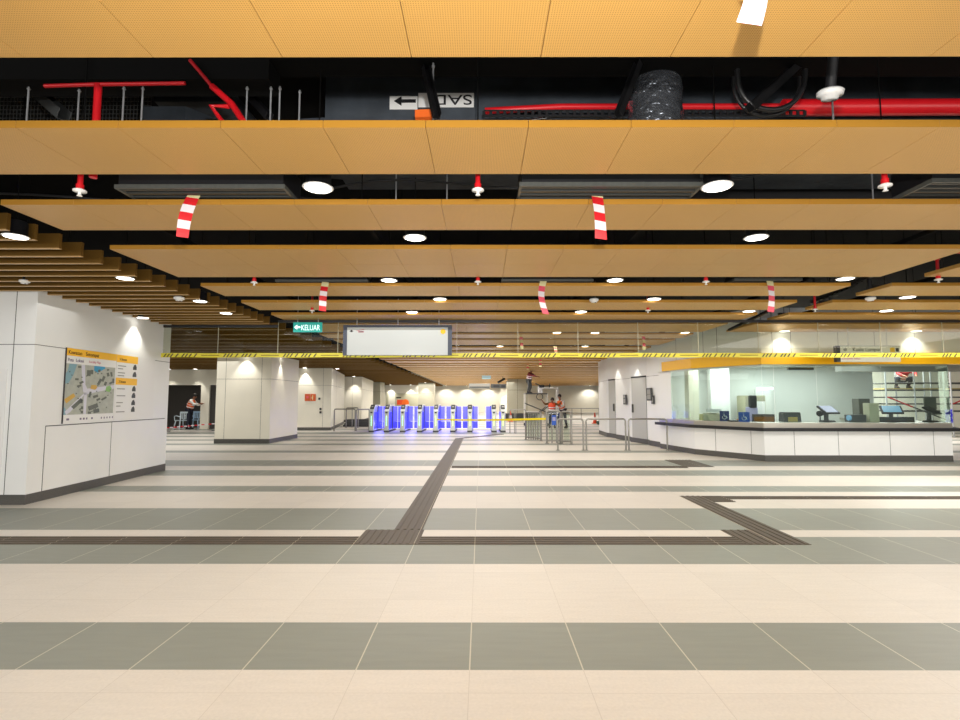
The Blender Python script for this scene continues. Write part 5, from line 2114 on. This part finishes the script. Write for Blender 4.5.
def zat(py, Y):
    return at(481, py, Y).z - CT


def seller_terminal(px, Y, rz, label, face='screen', s=1.0):
    r = eq(px, Y, 'sales_terminal', label, 'terminal', rz)
    r.scale = (s, s, s)
    MB().prism_x([(-.14, 0), (.14, 0), (.12, .04), (-.10, .04)], -.12, .12).build('foot', 'black', r, bevel=.006)
    MB().prism_x([(.0, .03), (.06, .03), (.05, .26), (-.01, .26)], -.04, .04).build('stand', 'dgrey', r)
    MB().prism_x([(-.16, .19), (.10, .36), (.08, .40), (-.18, .225)], -.22, .22).build('housing', 'black', r, bevel=.008)
    MB().prism_x([(-.150, .240), (.060, .388), (.056, .394), (-.154, .246)], -.18, .18).build('touch_screen', face, r)
    return r


# accessible counter: paper stack/printer, signs
Ya = 13.85
r = eq(713.5, Ya, 'ticket_printer', 'beige printer with white paper on top behind the dark blue wheelchair sign', 'printer')
MB().prism_x([(-.2, 0), (.2, 0), (.2, .20), (-.12, .16)], -.19, .22).build('printer_body', 'beige', r, bevel=.015)
MB().box(-.12, .16, -.1, .14, .21, .30).build('paper_pile', 'paper', r)
r = eq(724.5, 13.42, 'wheelchair_sign', 'dark blue rounded wheelchair sign standing on the counter', 'sign', rz=R(-20))
MB().prism_x([(-.01, .0), (.01, .0), (.01, .26), (-.01, .26)], -.11, .11).build('plate', 'sig_navy', r, bevel=.009)
# simple wheelchair mark
def wheelchair(r, sc, zc):
    mb = MB()
    pts = [(.045 * sc * math.cos(R(a)) - .005, -.016, zc - .03 * sc + .045 * sc * math.sin(R(a))) for a in range(150, 420, 18)]
    mb.tube(pts, .007 * sc, n=6)
    mb.cyl((-.01, -.016, zc + .06 * sc), (-.01, -.016, zc), .008 * sc, n=6)
    mb.cyl((-.01, -.016, zc), (.04 * sc, -.016, zc), .008 * sc, n=6)
    mb.cyl((.04 * sc, -.016, zc), (.06 * sc, -.016, zc - .06 * sc), .008 * sc, n=6)
    mb.lathe([(.012 * sc, -.004), (.012 * sc, .004)], n=10, c=(-.012, -.016, zc + .085 * sc))
    mb.build('wheelchair_mark', 'white', r)


wheelchair(r, 1.0, .13)
r = eq(744, 13.0, 'wheelchair_sign', 'bright blue square sign with a white leaning figure on the counter', 'sign', rz=R(-12))
MB().box(-.125, .125, -.01, .01, .0, .24).build('plate', 'sig_blue', r, bevel=.004)
wheelchair(r, 1.0, .12)
r = eq(734, 13.18, 'card_terminal', 'low black device with an orange light lying on the counter edge', 'card reader')
MB().prism_x([(-.08, .0), (.10, .0), (.10, .05), (-.08, .03)], -.12, .13).build('body', 'black', r, bevel=.008)
MB().box(.05, .09, -.085, -.02, .045, .06).build('lamp', 'orange', r)
r = eq(704, 14.2, 'document_holder', 'small cream box at the left end of the office counter', 'box')
MB().box(-.10, .10, -.08, .08, 0, .16).box(-.08, .08, -.085, -.08, .05, .13, 1).build('box', ['masking', 'beige'], r, bevel=.005)
# back room things
r = empty('cabinet', (at(748, 405, 15.7).x, 15.3, 0), 'white paper on a khaki cabinet against the office back wall', 'cabinet')
MB().box(-.28, .3, 0, .5, 0, 1.55).box(-.26, .28, -.012, 0, .1, .72, 1).box(-.26, .28, -.012, 0, .76, 1.5, 1).build('carcass', ['beige', 'wall_grey' if 'wall_grey' in M else 'wall_beige_grey'], r)
MB().box(-.10, .28, -.018, -.013, .95, 1.38).build('paper', 'paper', r)
r = empty('office_chair', (at(755, 405, 14.8).x, 14.8, 0), 'lilac and black high-backed office chair inside the ticket office', 'chair')
MB().box(-.2, .2, -.2, .2, .45, .53).build('seat', 'lilac', r, bevel=.03)
MB().box(-.17, .17, .17, .24, .55, 1.22).build('backrest', 'lilac', r, bevel=.03)
MB().box(-.07, .13, .13, .26, 1.2, 1.55).build('headrest', 'black', r, bevel=.03)
MB().cyl((0, 0, .06), (0, 0, .45), .03, n=10).build('column', 'black', r)
for k in range(5):
    a_ = 2 * PI * k / 5
    MB().cyl((0, 0, .08), (.28 * math.cos(a_), .28 * math.sin(a_), .04), .02, n=8).build('leg', 'black', r)
r = eq(764, 14.9, 'dark_counter', 'low dark brown cabinet under the tube lamp in the office', 'cabinet')
r.location.z = 0
MB().box(-.30, .30, 0, .5, 0, 1.02).box(-.28, .28, -.012, 0, .1, .95, 1).build('carcass', ['door_dark', 'ink_brown'], r)
r = eq(790, 13.1, 'ticket_printer', 'dark trapezoid printer with a yellow paper front on the counter', 'printer')
MB().prism_x([(-.12, 0), (.15, 0), (.12, .22), (-.09, .22)], -.21, .21).build('printer_body', 'dgrey', r, bevel=.01)
MB().box(-.12, .11, -.125, -.118, .01, .12).build('paper_front', 'wood', r)
MB().box(-.2, .2, -.09, .11, .22, .235).build('lid', 'black', r)
seller_terminal(827, 13.0, R(15), 'tilted sales terminal with a lilac screen, middle of the counter', 'screen_lilac', 1.0)
r = eq(820, 13.1, 'webcam', 'round black lens unit left of the lilac sales terminal', 'camera')
MB().cyl((-.05, -.05, .2), (.08, .05, .22), .07, n=16).build('lens_unit', 'black', r)
MB().cyl((0, 0, 0), (0, 0, .2), .015, n=8).build('stem', 'dgrey', r)
r = eq(853, 13.0, 'ticket_printer', 'low dark printer with a pale blue round end on the counter', 'printer')
MB().box(-.12, .24, -.12, .15, 0, .18).build('printer_body', 'dgrey', r, bevel=.015)
MB().cyl((-.17, -.06, .10), (-.12, -.06, .10), .065, n=18).build('blue_dial', 'screen', r)
r = eq(865, 13.25, 'tall_box', 'tall grey-brown upright box behind the beige one on the counter', 'box')
MB().box(-.14, .14, 0, .25, 0, .57).build('box', 'monitor', r, bevel=.01)
r = eq(871, 12.98, 'tall_box', 'beige upright box in front of the tall grey-brown one', 'box')
MB().box(-.11, .13, -.1, .12, 0, .46).build('box', 'beige', r, bevel=.01)
seller_terminal(891, 13.0, R(-25), 'tilted sales terminal with a pale blue screen, right part of the counter', 'screen', 1.0)
r = eq(884, 12.95, 'cash_drawer', 'low black cash drawer under the blue-screen terminal', 'cash drawer')
MB().box(-.12, .75, .02, .3, 0, .12).box(-.1, .73, .01, .02, .02, .1, 1).build('drawer_body', ['black', 'dgrey'], r, bevel=.005)
seller_terminal(930, 12.95, R(30), 'dark tilted terminal at the right end of the counter', 'dgrey', .95)
r = eq(931, 13.1, 'monitor', 'grey-green back of a flat monitor on a stem at the right end of the counter', 'monitor')
MB().box(-.15, .15, 0, .03, .30, .60).build('panel_back', 'monitor', r, bevel=.005)
MB().cyl((0, .02, 0), (0, .02, .32), .015, n=8).lathe([(.09, 0), (.09, .012)], n=18, c=(0, .02, 0)).build('stand', 'dgrey', r)

# ------------------------------------------------------------------ scaffold behind the office, two workers
YC = 20.3
xs0 = at(884, 400, YC).x
sc_ = empty('scaffold', (xs0, YC, 0), 'tubular scaffold against the bright wall behind the ticket office', 'scaffold')
def lx_(px):
    return at(px, 400, YC).x - xs0


for px in (886, 914.5, 944, 951, 985):
    for y in (0, .9):
        MB().cyl((lx_(px), y, 0), (lx_(px), y, 3.3), .03, n=10).build('standard', 'rod', sc_)
for py in (383, 390, 397.2, 404, 411.3):
    z = at(481, py, YC).z
    for xa, xb in ((886, 944), (951, 985)):
        for y in (0, .9):
            MB().cyl((lx_(xa), y, z), (lx_(xb), y, z), .026, n=10).build('ledger', 'dgrey', sc_)
zd = at(481, 390, YC).z
for xa, xb in ((886, 944), (951, 985)):
    MB().box(lx_(xa), lx_(xb), .08, .82, zd + .03, zd + .07).build('deck', 'wood', sc_)
MB().cyl((lx_(886), -.04, at(481, 397, YC).z), (lx_(944), -.04, at(481, 420, YC).z), .024, n=8).build('diagonal_brace', 'dgrey', sc_)
MB().cyl((lx_(886), -.08, at(481, 397, YC).z), (lx_(910), -.08, at(481, 407, YC).z), .026, n=8).build('diagonal_brace', 'red_dull', sc_)
MB().cyl((lx_(951), -.04, at(481, 404, YC).z), (lx_(985), -.04, at(481, 390, YC).z), .026, n=8).build('diagonal_brace', 'red_dull', sc_)
dk = zd + .07
figure((at(912, 400, YC).x, YC + .45, dk), R(-15), 'person in a red vest with white bands crouching on the scaffold behind the office',
       dict(pelvis=(0, .1, .34), chest=(0, -.14, .60), neck=(0, -.26, .74), head=(0, -.33, .86), lsh=(.19, -.18, .68), rsh=(-.19, -.18, .68), lel=(.28, -.42, .56), rel=(-.3, -.40, .56), lwr=(.2, -.62, .5), rwr=(-.2, -.6, .48),
            lhip=(.11, .1, .32), rhip=(-.11, .1, .32), lkn=(.24, -.28, .42), rkn=(-.24, -.28, .42), lan=(.2, .02, .085), ran=(-.2, .02, .085)), vest='red_dull', top='red_dull', legs='navy')
figure((at(954, 400, YC).x, YC + .45, dk), R(10), 'person in black trousers with white stripes on the scaffold, cut off by the yellow fascia', standing(), vest='orange', legs='black')
a = at(951, 410, YC - .2)
b = at(951, 424, YC - .2)
o = MB()
n = 8
vs = []
for i in range(n + 1):
    t = i / n
    for x, y in ((-.11 + .02 * math.sin(i * 2), 0), (-.03, -.03), (.06, .0), (.12 + .02 * math.cos(i * 2), -.02), (.12, .01), (.06, .03), (-.03, 0), (-.11, .03)):
        vs.append((x, y, (b.z - a.z) * t))
fs = [(i * 8 + k, i * 8 + (k + 1) % 8, (i + 1) * 8 + (k + 1) % 8, (i + 1) * 8 + k) for i in range(n) for k in range(8)]
o.add(vs, fs)
o.add(vs[:8], [tuple(range(8))])
o = o.build('hanging_cloth', 'blue_cloth', loc=(a.x, YC - .06, a.z + .02))
tag(o, 'vivid blue cloth hanging from the scaffold at the right edge', 'cloth')
